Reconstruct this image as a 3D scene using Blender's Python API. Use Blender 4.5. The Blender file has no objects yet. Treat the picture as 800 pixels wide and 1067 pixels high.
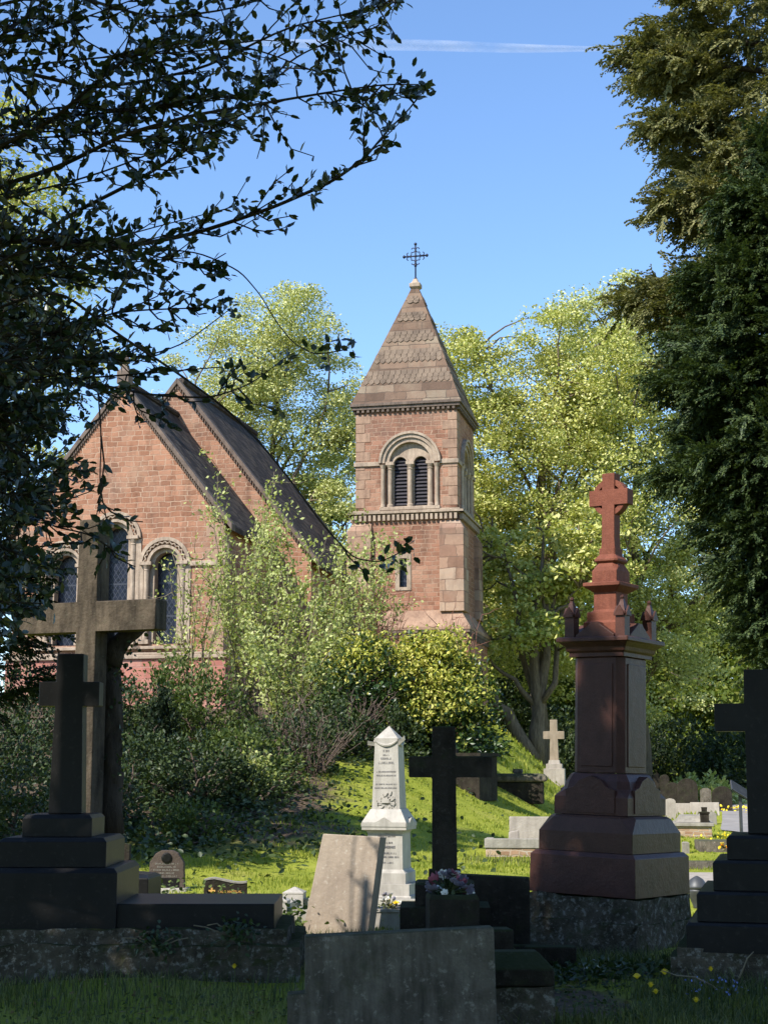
import bpy, math, random
import numpy as np
from mathutils import Vector, Matrix, noise
from mathutils.geometry import tessellate_polygon

PI = math.pi
rad = math.radians
SC = bpy.context.scene
COL = SC.collection
rng = np.random.default_rng(11)
random.seed(7)

# ------------------------------------------------------------------ camera model (photo 800x1067)
F, CX, CY, EYE, HOR = 1560.0, 400.0, 533.5, 1.6, 800.0
TH = math.atan((HOR - CY) / F)
CT, ST = math.cos(TH), math.sin(TH)


def at(px, py, Y):
    u, v = (px - CX) / F, (CY - py) / F
    dy, dz = CT - v * ST, ST + v * CT
    k = Y / dy
    return Vector((u * k, Y, EYE + dz * k))


def zpx(py, Y):
    return at(400, py, Y).z


def to_px(P):
    P = np.asarray(P)
    x, y, z = P[..., 0], P[..., 1], P[..., 2] - EYE
    w = y * CT + z * ST
    v = (-y * ST + z * CT) / w
    return CX + F * x / w, CY - F * v


# ------------------------------------------------------------------ terrain
def sstep(t):
    t = np.clip(t, 0, 1)
    return t * t * (3 - 2 * t)


HY = np.array([-200, 19, 22, 26, 32, 40, 48, 56, 70, 120, 1000.])
HZ = np.array([0, 0, .08, .38, 1.25, 2.6, 3.6, 4.15, 4.8, 6.0, 6.0])


def gz(x, y):
    x = np.asarray(x, float)
    y = np.asarray(y, float)
    h = np.interp(y, HY, HZ)
    s = x - 0.2 * (np.minimum(y, 52) - 40) - .05 * np.maximum(y - 52, 0)
    f = 1 - sstep((s + .6) / 6.6)
    b = .035 * np.sin(x * 1.3 + .4) * np.sin(y * .9) + .02 * np.sin(x * 3.1 + y * 2.3)
    return h * f + b


def gzf(x, y):
    return float(gz(x, y))


# ------------------------------------------------------------------ materials
def newmat(name):
    m = bpy.data.materials.new(name)
    m.use_nodes = True
    nt = m.node_tree
    for n in list(nt.nodes):
        nt.nodes.remove(n)
    out = nt.nodes.new('ShaderNodeOutputMaterial')
    return m, nt, out


class N:
    def __init__(s, nt):
        s.nt = nt

    def __call__(s, t, **kw):
        n = s.nt.nodes.new('ShaderNode' + t)
        for k, v in kw.items():
            if k.startswith('i_'):
                n.inputs[k[2:].replace('_', ' ')].default_value = v
            else:
                setattr(n, k, v)
        return n

    def L(s, a, b):
        s.nt.links.new(a, b)

    def ramp(s, fac, stops, interp='LINEAR'):
        n = s.nt.nodes.new('ShaderNodeValToRGB')
        n.color_ramp.interpolation = interp
        cr = n.color_ramp
        while len(cr.elements) < len(stops):
            cr.elements.new(.5)
        for e, (p, c) in zip(cr.elements, stops):
            e.position = p
            e.color = (*c, 1) if len(c) == 3 else c
        s.L(fac, n.inputs[0])
        return n.outputs[0]

    def mix(s, fac, a, b, mode='MIX'):
        n = s.nt.nodes.new('ShaderNodeMix')
        n.data_type = 'RGBA'
        n.blend_type = mode
        n.clamp_factor = True
        for sock, v in ((n.inputs[0], fac), (n.inputs[6], a), (n.inputs[7], b)):
            if hasattr(v, 'is_linked') or hasattr(v, 'links'):
                s.L(v, sock)
            elif isinstance(v, (int, float)):
                sock.default_value = v
            else:
                sock.default_value = (*v, 1) if len(v) == 3 else v
        return n.outputs[2]

    def math(s, op, a, b=0.0, c=None):
        n = s.nt.nodes.new('ShaderNodeMath')
        n.operation = op
        for i, v in enumerate((a, b, c)):
            if v is None:
                continue
            if hasattr(v, 'links'):
                s.L(v, n.inputs[i])
            else:
                n.inputs[i].default_value = v
        return n.outputs[0]

    def noise(s, vec, scale, detail=4, rough=.6, dist=0):
        n = s.nt.nodes.new('ShaderNodeTexNoise')
        n.inputs['Scale'].default_value = scale
        n.inputs['Detail'].default_value = detail
        n.inputs['Roughness'].default_value = rough
        n.inputs['Distortion'].default_value = dist
        if vec is not None:
            s.L(vec, n.inputs['Vector'])
        return n.outputs['Fac']

    def bump(s, h, strength, dist):
        n = s.nt.nodes.new('ShaderNodeBump')
        n.inputs['Strength'].default_value = strength
        n.inputs['Distance'].default_value = dist
        s.L(h, n.inputs['Height'])
        return n.outputs[0]


def stone(name, c1, c2, scale=3., rough=.85, bump=.5, speck=None, moss=0., streak=0., spec=.3, lichen=None, lt=.57, mosscol=(.03, .045, .012)):
    m, nt, out = newmat(name)
    n = N(nt)
    tc = n('TexCoord')
    o = tc.outputs['Object']
    col = n.ramp(n.noise(o, scale, 6, .65, .4), [(.3, c1), (.7, c2)])
    if streak:
        mp = n('Mapping')
        mp.inputs['Scale'].default_value = (7, 7, 1.1)
        n.L(o, mp.inputs[0])
        f = n.ramp(n.noise(mp.outputs[0], 1.6, 4, .6), [(.42, (0, 0, 0)), (.72, (1, 1, 1))])
        col = n.mix(n.math('MULTIPLY', f, streak), col, tuple(x * .3 for x in c1))
    if speck:
        f = n.ramp(n.noise(o, 170, 2, .5), [(.48, (0, 0, 0)), (.62, (1, 1, 1))])
        col = n.mix(n.math('MULTIPLY', f, .55), col, speck)
    if lichen:
        f = n.ramp(n.noise(o, 21, 6, .7, .1), [(lt, (0, 0, 0)), (lt + .09, (1, 1, 1))])
        col = n.mix(n.math('MULTIPLY', f, .6), col, lichen)
    if moss:
        sx = n('SeparateXYZ')
        n.L(tc.outputs['Normal'], sx.inputs[0])
        up = n.math('MULTIPLY', n.math('ADD', sx.outputs[2], .25), .8)
        f = n.ramp(n.math('ADD', n.math('MULTIPLY', up, .5), n.math('MULTIPLY', n.noise(o, 7, 5, .65), .75)), [(.5, (0, 0, 0)), (.68, (1, 1, 1))])
        col = n.mix(n.math('MULTIPLY', f, moss), col, mosscol)
    b = n('BsdfPrincipled')
    n.L(col, b.inputs['Base Color'])
    b.inputs['Roughness'].default_value = rough
    b.inputs['Specular IOR Level'].default_value = spec
    h = n.math('ADD', n.noise(o, scale * 12, 5, .65), n.math('MULTIPLY', n.noise(o, scale * 3, 3, .5), 1.5))
    n.L(n.bump(h, bump, .012), b.inputs['Normal'])
    n.L(b.outputs[0], out.inputs[0])
    return m


def ashlar(name, ca, cb, mortar, buff, bw=.62, rh=.30, roughm=.9, dirt=.5, bumpd=.03, contrast=1.):
    m, nt, out = newmat(name)
    n = N(nt)
    tc = n('TexCoord')
    o = tc.outputs['Object']
    so, sn = n('SeparateXYZ'), n('SeparateXYZ')
    n.L(o, so.inputs[0])
    n.L(tc.outputs['Normal'], sn.inputs[0])
    side = n.math('GREATER_THAN', n.math('ABSOLUTE', sn.outputs[0]), .6)
    mx = n('Mix', data_type='FLOAT')
    n.L(side, mx.inputs[0])
    n.L(so.outputs[0], mx.inputs[2])
    n.L(so.outputs[1], mx.inputs[3])
    wob = n.noise(o, 1.7, 3)
    wob2 = n.noise(o, 2.3, 2)
    cb_ = n('CombineXYZ')
    n.L(n.math('ADD', mx.outputs[0], n.math('MULTIPLY', n.math('SUBTRACT', wob, .5), .30)), cb_.inputs[0])
    n.L(n.math('ADD', so.outputs[2], n.math('MULTIPLY', n.math('SUBTRACT', wob2, .5), .12)), cb_.inputs[1])
    br = n('TexBrick', offset=.43, offset_frequency=2, squash=.72, squash_frequency=3)
    n.L(cb_.outputs[0], br.inputs['Vector'])
    br.inputs['Scale'].default_value = 1
    br.inputs['Brick Width'].default_value = bw
    br.inputs['Row Height'].default_value = rh
    br.inputs['Mortar Size'].default_value = .013
    br.inputs['Mortar Smooth'].default_value = .25
    br.inputs['Color1'].default_value = (0, 0, 0, 1)
    br.inputs['Color2'].default_value = (1, 1, 1, 1)
    br.inputs['Mortar'].default_value = (.5, .5, .5, 1)
    tone = n.math('ADD', n.math('MULTIPLY', br.outputs['Color'], .75 * contrast), n.math('MULTIPLY', n.noise(o, 5, 5, .7), .4))
    col = n.ramp(tone, [(.1, tuple(x * .72 for x in ca)), (.35, ca), (.75, cb), (.95, buff)])
    # patches of bleached / buff stone and sooty weathering that belong to the wall
    f = n.ramp(n.noise(o, .8, 4, .6), [(.52, (0, 0, 0)), (.75, (1, 1, 1))])
    col = n.mix(n.math('MULTIPLY', f, .45), col, buff)
    mp = n('Mapping')
    mp.inputs['Scale'].default_value = (2.2, 2.2, .5)
    n.L(o, mp.inputs[0])
    f = n.ramp(n.noise(mp.outputs[0], 1.1, 5, .65), [(.5, (0, 0, 0)), (.78, (1, 1, 1))])
    col = n.mix(n.math('MULTIPLY', f, dirt), col, tuple(x * .38 for x in ca))
    f = n.ramp(n.noise(o, .33, 6, .72, .3), [(.5, (0, 0, 0)), (.68, (1, 1, 1))])
    col = n.mix(n.math('MULTIPLY', f, dirt * .55), col, tuple(sum(ca) / 3 * x for x in (.62, .5, .42)))
    mfac = n.math('MULTIPLY', br.outputs['Fac'], n.ramp(n.noise(o, 3.5, 3), [(.3, (.35,) * 3), (.6, (1,) * 3)]))
    col = n.mix(mfac, col, mortar)
    b = n('BsdfPrincipled')
    n.L(col, b.inputs['Base Color'])
    b.inputs['Roughness'].default_value = roughm
    b.inputs['Specular IOR Level'].default_value = .2
    h = n.math('SUBTRACT', n.math('MULTIPLY', n.noise(o, 9, 6, .7), .55), n.math('MULTIPLY', br.outputs['Fac'], .5))
    h = n.math('ADD', h, n.math('MULTIPLY', br.outputs['Color'], .25))
    n.L(n.bump(h, .8, bumpd), b.inputs['Normal'])
    n.L(b.outputs[0], out.inputs[0])
    return m


def leafmat(name, ca, cb, cc, trans=.35, rough=.55, spec=.3, patch=.35, transcol=None):
    m, nt, out = newmat(name)
    n = N(nt)
    geo = n('NewGeometry')
    tc = n('TexCoord')
    r = geo.outputs['Random Per Island']
    p = n.noise(tc.outputs['Object'], patch, 3, .6)
    t = n.math('ADD', n.math('MULTIPLY', r, .55), n.math('MULTIPLY', p, .5))
    col = n.ramp(t, [(.22, ca), (.5, cb), (.8, cc)])
    b = n('BsdfPrincipled')
    n.L(col, b.inputs['Base Color'])
    b.inputs['Roughness'].default_value = rough
    b.inputs['Specular IOR Level'].default_value = spec
    tr = n('BsdfTranslucent')
    n.L(n.mix(1.0, col, transcol or (1.0, 1.0, .45), 'MULTIPLY'), tr.inputs[0])
    mx = n('MixShader')
    mx.inputs[0].default_value = trans
    n.L(b.outputs[0], mx.inputs[1])
    n.L(tr.outputs[0], mx.inputs[2])
    n.L(mx.outputs[0], out.inputs[0])
    return m


def plain(name, c, rough=.6, metal=0., spec=.4, var=.25, scale=8):
    m, nt, out = newmat(name)
    n = N(nt)
    o = n('TexCoord').outputs['Object']
    col = n.ramp(n.noise(o, scale, 4, .6), [(.3, tuple(x * (1 - var) for x in c)), (.7, tuple(min(1, x * (1 + var)) for x in c))])
    b = n('BsdfPrincipled')
    n.L(col, b.inputs['Base Color'])
    b.inputs['Roughness'].default_value = rough
    b.inputs['Metallic'].default_value = metal
    b.inputs['Specular IOR Level'].default_value = spec
    n.L(b.outputs[0], out.inputs[0])
    return m


def bark(name, c1, c2):
    m, nt, out = newmat(name)
    n = N(nt)
    o = n('TexCoord').outputs['Object']
    mp = n('Mapping')
    mp.inputs['Scale'].default_value = (9, 9, 1.6)
    n.L(o, mp.inputs[0])
    f = n.noise(mp.outputs[0], 1.5, 6, .7, .5)
    col = n.ramp(f, [(.3, c1), (.7, c2)])
    b = n('BsdfPrincipled')
    n.L(col, b.inputs['Base Color'])
    b.inputs['Roughness'].default_value = .9
    b.inputs['Specular IOR Level'].default_value = .15
    n.L(n.bump(f, .9, .04), b.inputs['Normal'])
    n.L(b.outputs[0], out.inputs[0])
    return m


def glassmat():
    m, nt, out = newmat('leaded_glass')
    n = N(nt)
    tc = n('TexCoord')
    s = n('SeparateXYZ')
    n.L(tc.outputs['Object'], s.inputs[0])
    a = n.math('ABSOLUTE', n.math('SUBTRACT', n.math('FRACT', n.math('MULTIPLY', n.math('ADD', n.math('MULTIPLY', s.outputs[0], 1.5), s.outputs[2]), 4.2)), .5))
    b_ = n.math('ABSOLUTE', n.math('SUBTRACT', n.math('FRACT', n.math('MULTIPLY', n.math('SUBTRACT', n.math('MULTIPLY', s.outputs[0], 1.5), s.outputs[2]), 4.2)), .5))
    f = n.math('GREATER_THAN', n.math('MAXIMUM', a, b_), .44)
    bar = n.math('GREATER_THAN', n.math('ABSOLUTE', n.math('SUBTRACT', n.math('FRACT', n.math('MULTIPLY', s.outputs[2], .95)), .5)), .475)
    f = n.math('MAXIMUM', f, bar)
    col = n.mix(f, n.ramp(n.noise(tc.outputs['Object'], 9, 2), [(.35, (.004, .005, .009)), (.7, (.014, .017, .034))]), (.045, .048, .06))
    # (clear quarries between lead cames)
    b = n('BsdfPrincipled')
    n.L(col, b.inputs['Base Color'])
    b.inputs['Roughness'].default_value = .3
    b.inputs['Specular IOR Level'].default_value = .25
    n.L(n.bump(n.noise(tc.outputs['Object'], 14, 2), .5, .02), b.inputs['Normal'])
    n.L(b.outputs[0], out.inputs[0])
    return m


def groundmat():
    m, nt, out = newmat('ground_turf')
    n = N(nt)
    o = n('TexCoord').outputs['Object']
    s = n('SeparateXYZ')
    n.L(o, s.inputs[0])
    grass = n.ramp(n.noise(o, 1.1, 6, .7), [(.25, (.15, .185, .022)), (.5, (.245, .27, .032)), (.75, (.34, .33, .065))])
    soil = n.ramp(n.noise(o, 3.5, 6, .7), [(.3, (.05, .036, .024)), (.7, (.16, .115, .078))])
    # leaf litter under the shrubs of the bank: X < ~0.6 and 22 < Y < 60
    w = n.math('MULTIPLY', n.math('SUBTRACT', n.noise(o, .35, 4, .6), .5), 7.)
    mx = n.ramp(n.math('ADD', n.math('MULTIPLY', n.math('ADD', s.outputs[0], w), .25), .5), [(.22, (1, 1, 1)), (.40, (0, 0, 0))])
    my = n.ramp(n.math('MULTIPLY', n.math('ADD', s.outputs[1], w), .01), [(.235, (0, 0, 0)), (.27, (1, 1, 1))])
    mask = n.math('MULTIPLY', mx, my)
    # worn bare earth patch beside the foreground kerb and a few small ones
    dx = n.math('POWER', n.math('MULTIPLY', n.math('SUBTRACT', s.outputs[0], 1.33), 1.9), 2)
    dy = n.math('POWER', n.math('MULTIPLY', n.math('SUBTRACT', s.outputs[1], 10.75), .8), 2)
    d = n.math('ADD', n.math('ADD', dx, dy), n.math('MULTIPLY', n.math('SUBTRACT', n.noise(o, 4, 4), .5), 1.2))
    mask = n.math('MAXIMUM', mask, n.ramp(d, [(.4, (1, 1, 1)), (.8, (0, 0, 0))]))
    f2 = n.ramp(n.noise(o, .55, 5, .65), [(.62, (0, 0, 0)), (.72, (1, 1, 1))])
    mask = n.math('MAXIMUM', mask, n.math('MULTIPLY', f2, .45))
    col = n.mix(mask, grass, soil)
    b = n('BsdfPrincipled')
    n.L(col, b.inputs['Base Color'])
    b.inputs['Roughness'].default_value = .95
    b.inputs['Specular IOR Level'].default_value = .1
    n.L(n.bump(n.noise(o, 22, 5, .7), .8, .05), b.inputs['Normal'])
    n.L(b.outputs[0], out.inputs[0])
    return m


M = {}
M['ashlar'] = ashlar('red_sandstone_ashlar', (.30, .142, .084), (.43, .225, .140), (.44, .30, .21), (.43, .295, .20), bw=.37, rh=.168, dirt=.85, contrast=.6, bumpd=.05)
M['ashlar_tower'] = ashlar('red_sandstone_tower', (.27, .128, .08), (.40, .208, .134), (.40, .27, .19), (.39, .27, .185), bw=.38, rh=.166, dirt=.9, contrast=.6, bumpd=.05)
M['plinth'] = ashlar('pink_plinth_stone', (.34, .13, .10), (.42, .18, .135), (.36, .22, .17), (.40, .22, .17), bw=.9, rh=.36, dirt=.3)
M['dressing'] = stone('buff_dressed_stone', (.27, .20, .145), (.46, .36, .265), 2.2, .85, .5, streak=.45)
M['dressing_dark'] = stone('weathered_dressed_stone', (.10, .075, .06), (.20, .145, .11), 2.2, .85, .5, streak=.5)
M['quoin'] = stone('buff_quoin_stone', (.23, .14, .095), (.40, .26, .175), 1.5, .85, .6, streak=.35)
M['buttress'] = ashlar('buttress_stone', (.27, .155, .105), (.39, .25, .17), (.17, .11, .08), (.40, .29, .21), bw=.75, rh=.42, dirt=.75)
M['spire'] = ashlar('spire_stone', (.13, .082, .056), (.21, .138, .094), (.085, .064, .05), (.235, .185, .13), bw=1.1, rh=.34, dirt=.45)
M['scale_tile'] = stone('spire_scale_stone', (.105, .075, .054), (.22, .16, .112), 1.6, .85, .5, streak=.2)
M['slate'] = ashlar('dark_slate', (.034, .026, .023), (.068, .052, .044), (.008, .007, .006), (.10, .075, .055), bw=.34, rh=.24, dirt=.5, contrast=1.2)
M['glass'] = glassmat()
M['louvre'] = plain('louvre_paint', (.035, .03, .035), .6)
M['iron'] = plain('wrought_iron', (.02, .025, .045), .5, .3)
M['red_granite'] = stone('red_granite', (.058, .026, .019), (.098, .042, .031), 4, .42, .2, speck=(.04, .016, .012), spec=.16, streak=.2)  # monument body: its shade is put into this darker tone
M['sunlit_red_granite'] = stone('sunlit_red_granite', (.155, .05, .030), (.235, .082, .050), 4, .7, .3, speck=(.07, .024, .018), spec=.15, streak=.3)  # lighter copy of the body granite; sunlight on the top put into the colour
M['red_granite_lichen'] = stone('red_granite_lichen', (.056, .027, .018), (.095, .043, .029), 3, .42, .2, speck=(.05, .024, .014), spec=.16, streak=.2)
M['mossy'] = stone('mossy_rubble', (.03, .025, .017), (.13, .11, .082), 5, .95, 1., spec=.1, lt=.53, lichen=(.30, .29, .25), moss=.9, mosscol=(.035, .04, .012))
M['black_granite'] = stone('black_granite', (.006, .0055, .005), (.014, .0125, .0115), 3, .42, .08, spec=.16, streak=.2, lichen=(.03, .028, .024))
M['dark_stone'] = stone('dark_weathered_stone', (.016, .013, .010), (.05, .041, .031), 3.5, .9, .7, spec=.1, moss=.5, streak=.4, lichen=(.07, .064, .05))
M['grey_slab'] = stone('grey_pitted_stone', (.10, .084, .066), (.215, .183, .145), 5, .92, 1., spec=.1, streak=.75, lichen=(.34, .30, .25), moss=.5)
M['grey_stone'] = stone('grey_headstone_stone', (.20, .18, .15), (.34, .31, .26), 2.5, .85, .5, streak=.35)
M['tilted'] = stone('tan_headstone_stone', (.25, .195, .145), (.36, .29, .215), 2.2, .85, .4, streak=.25, lichen=(.42, .37, .3))
M['sandstone_grave'] = stone('brown_sandstone', (.05, .039, .028), (.135, .103, .072), 3, .9, .7, spec=.15, streak=.85, lichen=(.10, .088, .06))
M['brown_headstone'] = stone('dark_brown_headstone', (.05, .036, .028), (.11, .08, .062), 4, .9, .6, streak=.4)
M['marble'] = stone('white_marble', (.31, .28, .235), (.44, .405, .35), 2, .6, .2, streak=.4)
M['pale'] = stone('pale_grave_stone', (.28, .24, .20), (.42, .37, .31), 3, .85, .4, streak=.3)
M['paletan'] = stone('pale_tan_stone', (.22, .17, .115), (.34, .27, .195), 3, .85, .4, streak=.35)
M['brickbase'] = ashlar('grave_brick', (.30, .17, .10), (.42, .27, .17), (.40, .34, .27), (.42, .33, .22), bw=.24, rh=.09, dirt=.3)
M['gold'] = plain('gilt_letter', (.75, .42, .12), .45, .2)
M['ink'] = plain('lead_letter', (.16, .15, .15), .7)
M['ink_pale'] = plain('weathered_letter', (.2, .18, .15), .7)
M['bark'] = bark('brown_bark', (.07, .052, .035), (.22, .17, .115))
M['bark_dark'] = bark('dark_bark', (.02, .016, .012), (.07, .055, .042))
M['bark_red'] = bark('red_twig_bark', (.15, .055, .04), (.32, .15, .11))
M['bark_pale'] = bark('pale_stem_bark', (.12, .095, .06), (.28, .23, .15))
M['twig_grey'] = bark('dead_twig', (.07, .05, .04), (.19, .14, .11))
M['path'] = stone('path_tarmac', (.19, .175, .165), (.28, .26, .24), 1.5, .95, .4)
M['ground'] = groundmat()
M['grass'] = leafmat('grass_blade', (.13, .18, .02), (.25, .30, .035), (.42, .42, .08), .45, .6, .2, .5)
M['near_grass'] = leafmat('rough_shaded_grass', (.09, .11, .036), (.18, .21, .065), (.34, .33, .14), .4, .6, .2, .7)  # duller copy of the grass; shade round the near graves is in the colour
M['lime'] = leafmat('spring_leaf', (.20, .25, .045), (.44, .45, .11), (.72, .68, .30), .28, .6, .25, .22)
M['lime_pale'] = leafmat('pale_spring_leaf', (.21, .26, .065), (.46, .48, .16), (.72, .70, .36), .28, .6, .25, .22)
M['lime_deep'] = leafmat('mid_spring_leaf', (.07, .11, .02), (.14, .19, .03), (.26, .28, .06), .42, .6, .25, .25)
M['holly'] = leafmat('holly_leaf', (.014, .026, .018), (.028, .048, .028), (.055, .078, .036), .14, .34, .55, .5)
M['yew'] = leafmat('yew_needle', (.008, .016, .008), (.014, .027, .011), (.03, .045, .014), .15, .6, .2, .5)
M['cypress'] = leafmat('cypress_spray', (.015, .028, .012), (.04, .066, .024), (.10, .135, .042), .22, .55, .25, .5)
M['cypress_olive'] = leafmat('olive_cypress_spray', (.07, .078, .026), (.16, .165, .06), (.30, .28, .12), .25, .6, .25, .5)
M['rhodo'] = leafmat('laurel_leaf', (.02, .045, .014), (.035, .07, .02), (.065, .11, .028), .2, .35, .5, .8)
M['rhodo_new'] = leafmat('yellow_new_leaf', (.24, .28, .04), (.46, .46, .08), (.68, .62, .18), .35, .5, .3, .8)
M['shrub_light'] = leafmat('light_shrub_leaf', (.22, .27, .07), (.42, .46, .16), (.6, .62, .28), .4, .6, .25, .7)
M['shrub_mid'] = leafmat('mid_shrub_leaf', (.045, .07, .018), (.08, .12, .028), (.15, .18, .045), .3, .55, .3, .9)
M['shrub_dark'] = leafmat('dark_shrub_leaf', (.02, .036, .013), (.038, .062, .02), (.08, .11, .032), .25, .5, .35, .9)
M['ivy'] = leafmat('ivy_leaf', (.015, .03, .010), (.03, .055, .016), (.06, .09, .022), .2, .45, .4, 1.5)
M['weed'] = leafmat('weed_leaf', (.04, .06, .02), (.075, .10, .03), (.16, .16, .06), .35, .55, .3, 2)
M['deadleaf'] = leafmat('dead_leaf', (.08, .05, .025), (.17, .115, .06), (.30, .22, .12), .2, .8, .1, 2)
M['yellow'] = plain('yellow_petal', (.75, .55, .02), .6)
M['blue'] = plain('blue_petal', (.18, .25, .6), .6)
M['white_petal'] = plain('white_petal', (.7, .68, .62), .6)
M['pink_petal'] = plain('dusty_pink_petal', (.26, .07, .10), .6)
M['lilac_petal'] = plain('faded_lilac_petal', (.30, .27, .32), .6)
M['orange'] = plain('orange_petal', (.8, .3, .02), .6)
M['steel'] = plain('grey_painted_steel', (.07, .072, .075), .5, .3)
M['panel'] = plain('sign_panel', (.035, .038, .04), .7, spec=.1)


# ------------------------------------------------------------------ mesh helpers
class MB:
    def __init__(s):
        s.v, s.f = [], []

    def add(s, vs, fs, mat=None):
        b = len(s.v)
        for v in vs:
            v = Vector(v)
            s.v.append(mat @ v if mat is not None else v)
        for f in fs:
            s.f.append([b + i for i in f])
        return s

    def box(s, x0, x1, y0, y1, z0, z1, mat=None):
        vs = [(x, y, z) for z in (z0, z1) for y in (y0, y1) for x in (x0, x1)]
        return s.add(vs, [(0, 2, 3, 1), (4, 5, 7, 6), (0, 1, 5, 4), (1, 3, 7, 5), (3, 2, 6, 7), (2, 0, 4, 6)], mat)

    def rings(s, rings, mat=None, caps=True):
        """rings: list of loops with equal counts, bottom to top, each CCW seen from above"""
        k = len(rings[0])
        vs = [p for r in rings for p in r]
        fs = []
        for i in range(len(rings) - 1):
            for j in range(k):
                a, b = i * k + j, i * k + (j + 1) % k
                fs.append((a, b, b + k, a + k))
        if caps:
            fs.append(tuple(reversed(range(k))))
            fs.append(tuple(range((len(rings) - 1) * k, len(rings) * k)))
        return s.add(vs, fs, mat)

    def sq(s, prof, mat=None, ch=0.0, cx=0, cy=0, aspect=1.0):
        """stack of square (chamfered) rings; prof: (half, z[, chamfer])"""
        rs = []
        for p in prof:
            h, z = p[0], p[1]
            c = p[2] if len(p) > 2 else ch
            g = h * aspect
            if c <= 0:
                c = 1e-4
            rs.append([(cx + x, cy + y, z) for x, y in ((h - c, -g), (h, -g + c), (h, g - c), (h - c, g), (-h + c, g), (-h, g - c), (-h, -g + c), (-h + c, -g))])
        return s.rings(rs, mat)

    def lathe(s, prof, seg=16, mat=None, cx=0, cy=0):
        return s.rings([[(cx + r * math.cos(2 * PI * j / seg), cy + r * math.sin(2 * PI * j / seg), z) for j in range(seg)] for r, z in prof], mat)

    def extrude(s, poly, y0, y1, mat=None, holes=()):
        """poly (x,z) extruded from y0 (front) to y1 (back); CCW seen from the front (-y)"""
        loops = [list(poly)] + [list(h) for h in holes]
        tri = tessellate_polygon([[Vector((x, z, 0)) for x, z in l] for l in loops])
        flat = [p for l in loops for p in l]
        k = len(flat)
        vs = [(x, y0, z) for x, z in flat] + [(x, y1, z) for x, z in flat]
        fs = []
        for t in tri:
            a, b, c = [flat[i] for i in t]
            ar = (b[0] - a[0]) * (c[1] - a[1]) - (b[1] - a[1]) * (c[0] - a[0])
            t = tuple(t) if ar > 0 else tuple(reversed(t))
            fs.append(t)
            fs.append(tuple(k + i for i in reversed(t)))
        o = 0
        for li, l in enumerate(loops):
            q = len(l)
            area = sum(l[i][0] * l[(i + 1) % q][1] - l[(i + 1) % q][0] * l[i][1] for i in range(q))
            for i in range(q):
                a, b = o + i, o + (i + 1) % q
                if (area > 0) == (li == 0):
                    fs.append((a, a + k, b + k, b))
                else:
                    fs.append((a, b, b + k, a + k))
            o += q
        return s.add(vs, fs, mat)

    def tube(s, pts, r, sides=8, mat=None, closed=False):
        pts = [Vector(p) for p in pts]
        k = len(pts)
        rr = r if hasattr(r, '__len__') else [r] * k
        vs, fs = [], []
        for i, p in enumerate(pts):
            a = pts[(i - 1) % k] if closed or i else p
            b = pts[(i + 1) % k] if closed or i < k - 1 else p
            t = (b - a).normalized()
            n = t.cross(Vector((.13, .97, .2))).normalized()
            m = t.cross(n)
            for j in range(sides):
                q = 2 * PI * j / sides
                vs.append(p + (n * math.cos(q) + m * math.sin(q)) * rr[i])
        for i in range(k if closed else k - 1):
            for j in range(sides):
                a, b = i * sides + j, i * sides + (j + 1) % sides
                c, d = ((i + 1) % k) * sides + j, ((i + 1) % k) * sides + (j + 1) % sides
                fs.append((a, b, d, c))
        if not closed:
            fs.append(tuple(reversed(range(sides))))
            fs.append(tuple(range((k - 1) * sides, k * sides)))
        return s.add(vs, fs, mat)

    def roughbox(s, x0, x1, y0, y1, z0, z1, step, amp, seed=0., mat=None, freq=3.):
        nx, ny, nz = [max(1, int(round(d / step))) for d in (x1 - x0, y1 - y0, z1 - z0)]
        idx, vs, fs = {}, [], []

        def vid(i, j, k):
            if (i, j, k) not in idx:
                p = Vector((x0 + (x1 - x0) * i / nx, y0 + (y1 - y0) * j / ny, z0 + (z1 - z0) * k / nz))
                q = p * freq + Vector((seed, seed * 1.7, seed * .3))
                d = noise.noise_vector(q) * amp + noise.noise_vector(q * 3.1) * amp * .5
                idx[(i, j, k)] = len(vs)
                vs.append(p + d)
            return idx[(i, j, k)]
        for i in range(nx):
            for j in range(ny):
                fs.append((vid(i, j, nz), vid(i + 1, j, nz), vid(i + 1, j + 1, nz), vid(i, j + 1, nz)))
        for i in range(nx):
            for k in range(nz):
                fs.append((vid(i, 0, k), vid(i + 1, 0, k), vid(i + 1, 0, k + 1), vid(i, 0, k + 1)))
                fs.append((vid(i + 1, ny, k), vid(i, ny, k), vid(i, ny, k + 1), vid(i + 1, ny, k + 1)))
        for j in range(ny):
            for k in range(nz):
                fs.append((vid(nx, j, k), vid(nx, j + 1, k), vid(nx, j + 1, k + 1), vid(nx, j, k + 1)))
                fs.append((vid(0, j + 1, k), vid(0, j, k), vid(0, j, k + 1), vid(0, j + 1, k + 1)))
        return s.add(vs, fs, mat)

    def build(s, name, mat, parent=None, bevel=0., smooth=False, label=None):
        me = bpy.data.meshes.new(name)
        me.from_pydata([tuple(v) for v in s.v], [], s.f)
        me.materials.append(M[mat] if isinstance(mat, str) else mat)
        if smooth:
            me.polygons.foreach_set('use_smooth', [True] * len(me.polygons))
        o = bpy.data.objects.new(name, me)
        COL.objects.link(o)
        if parent is not None:
            o.parent = parent
        if bevel:
            b = o.modifiers.new('edge_wear', 'BEVEL')
            b.width = bevel
            b.segments = 2
            b.limit_method = 'ANGLE'
            b.angle_limit = rad(40)
        if label:
            o['label'] = label
        return o


def tag(o, label, cat, group=None, kind=None):
    o['label'] = label
    o['category'] = cat
    if group:
        o['group'] = group
    if kind:
        o['kind'] = kind
    return o


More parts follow.
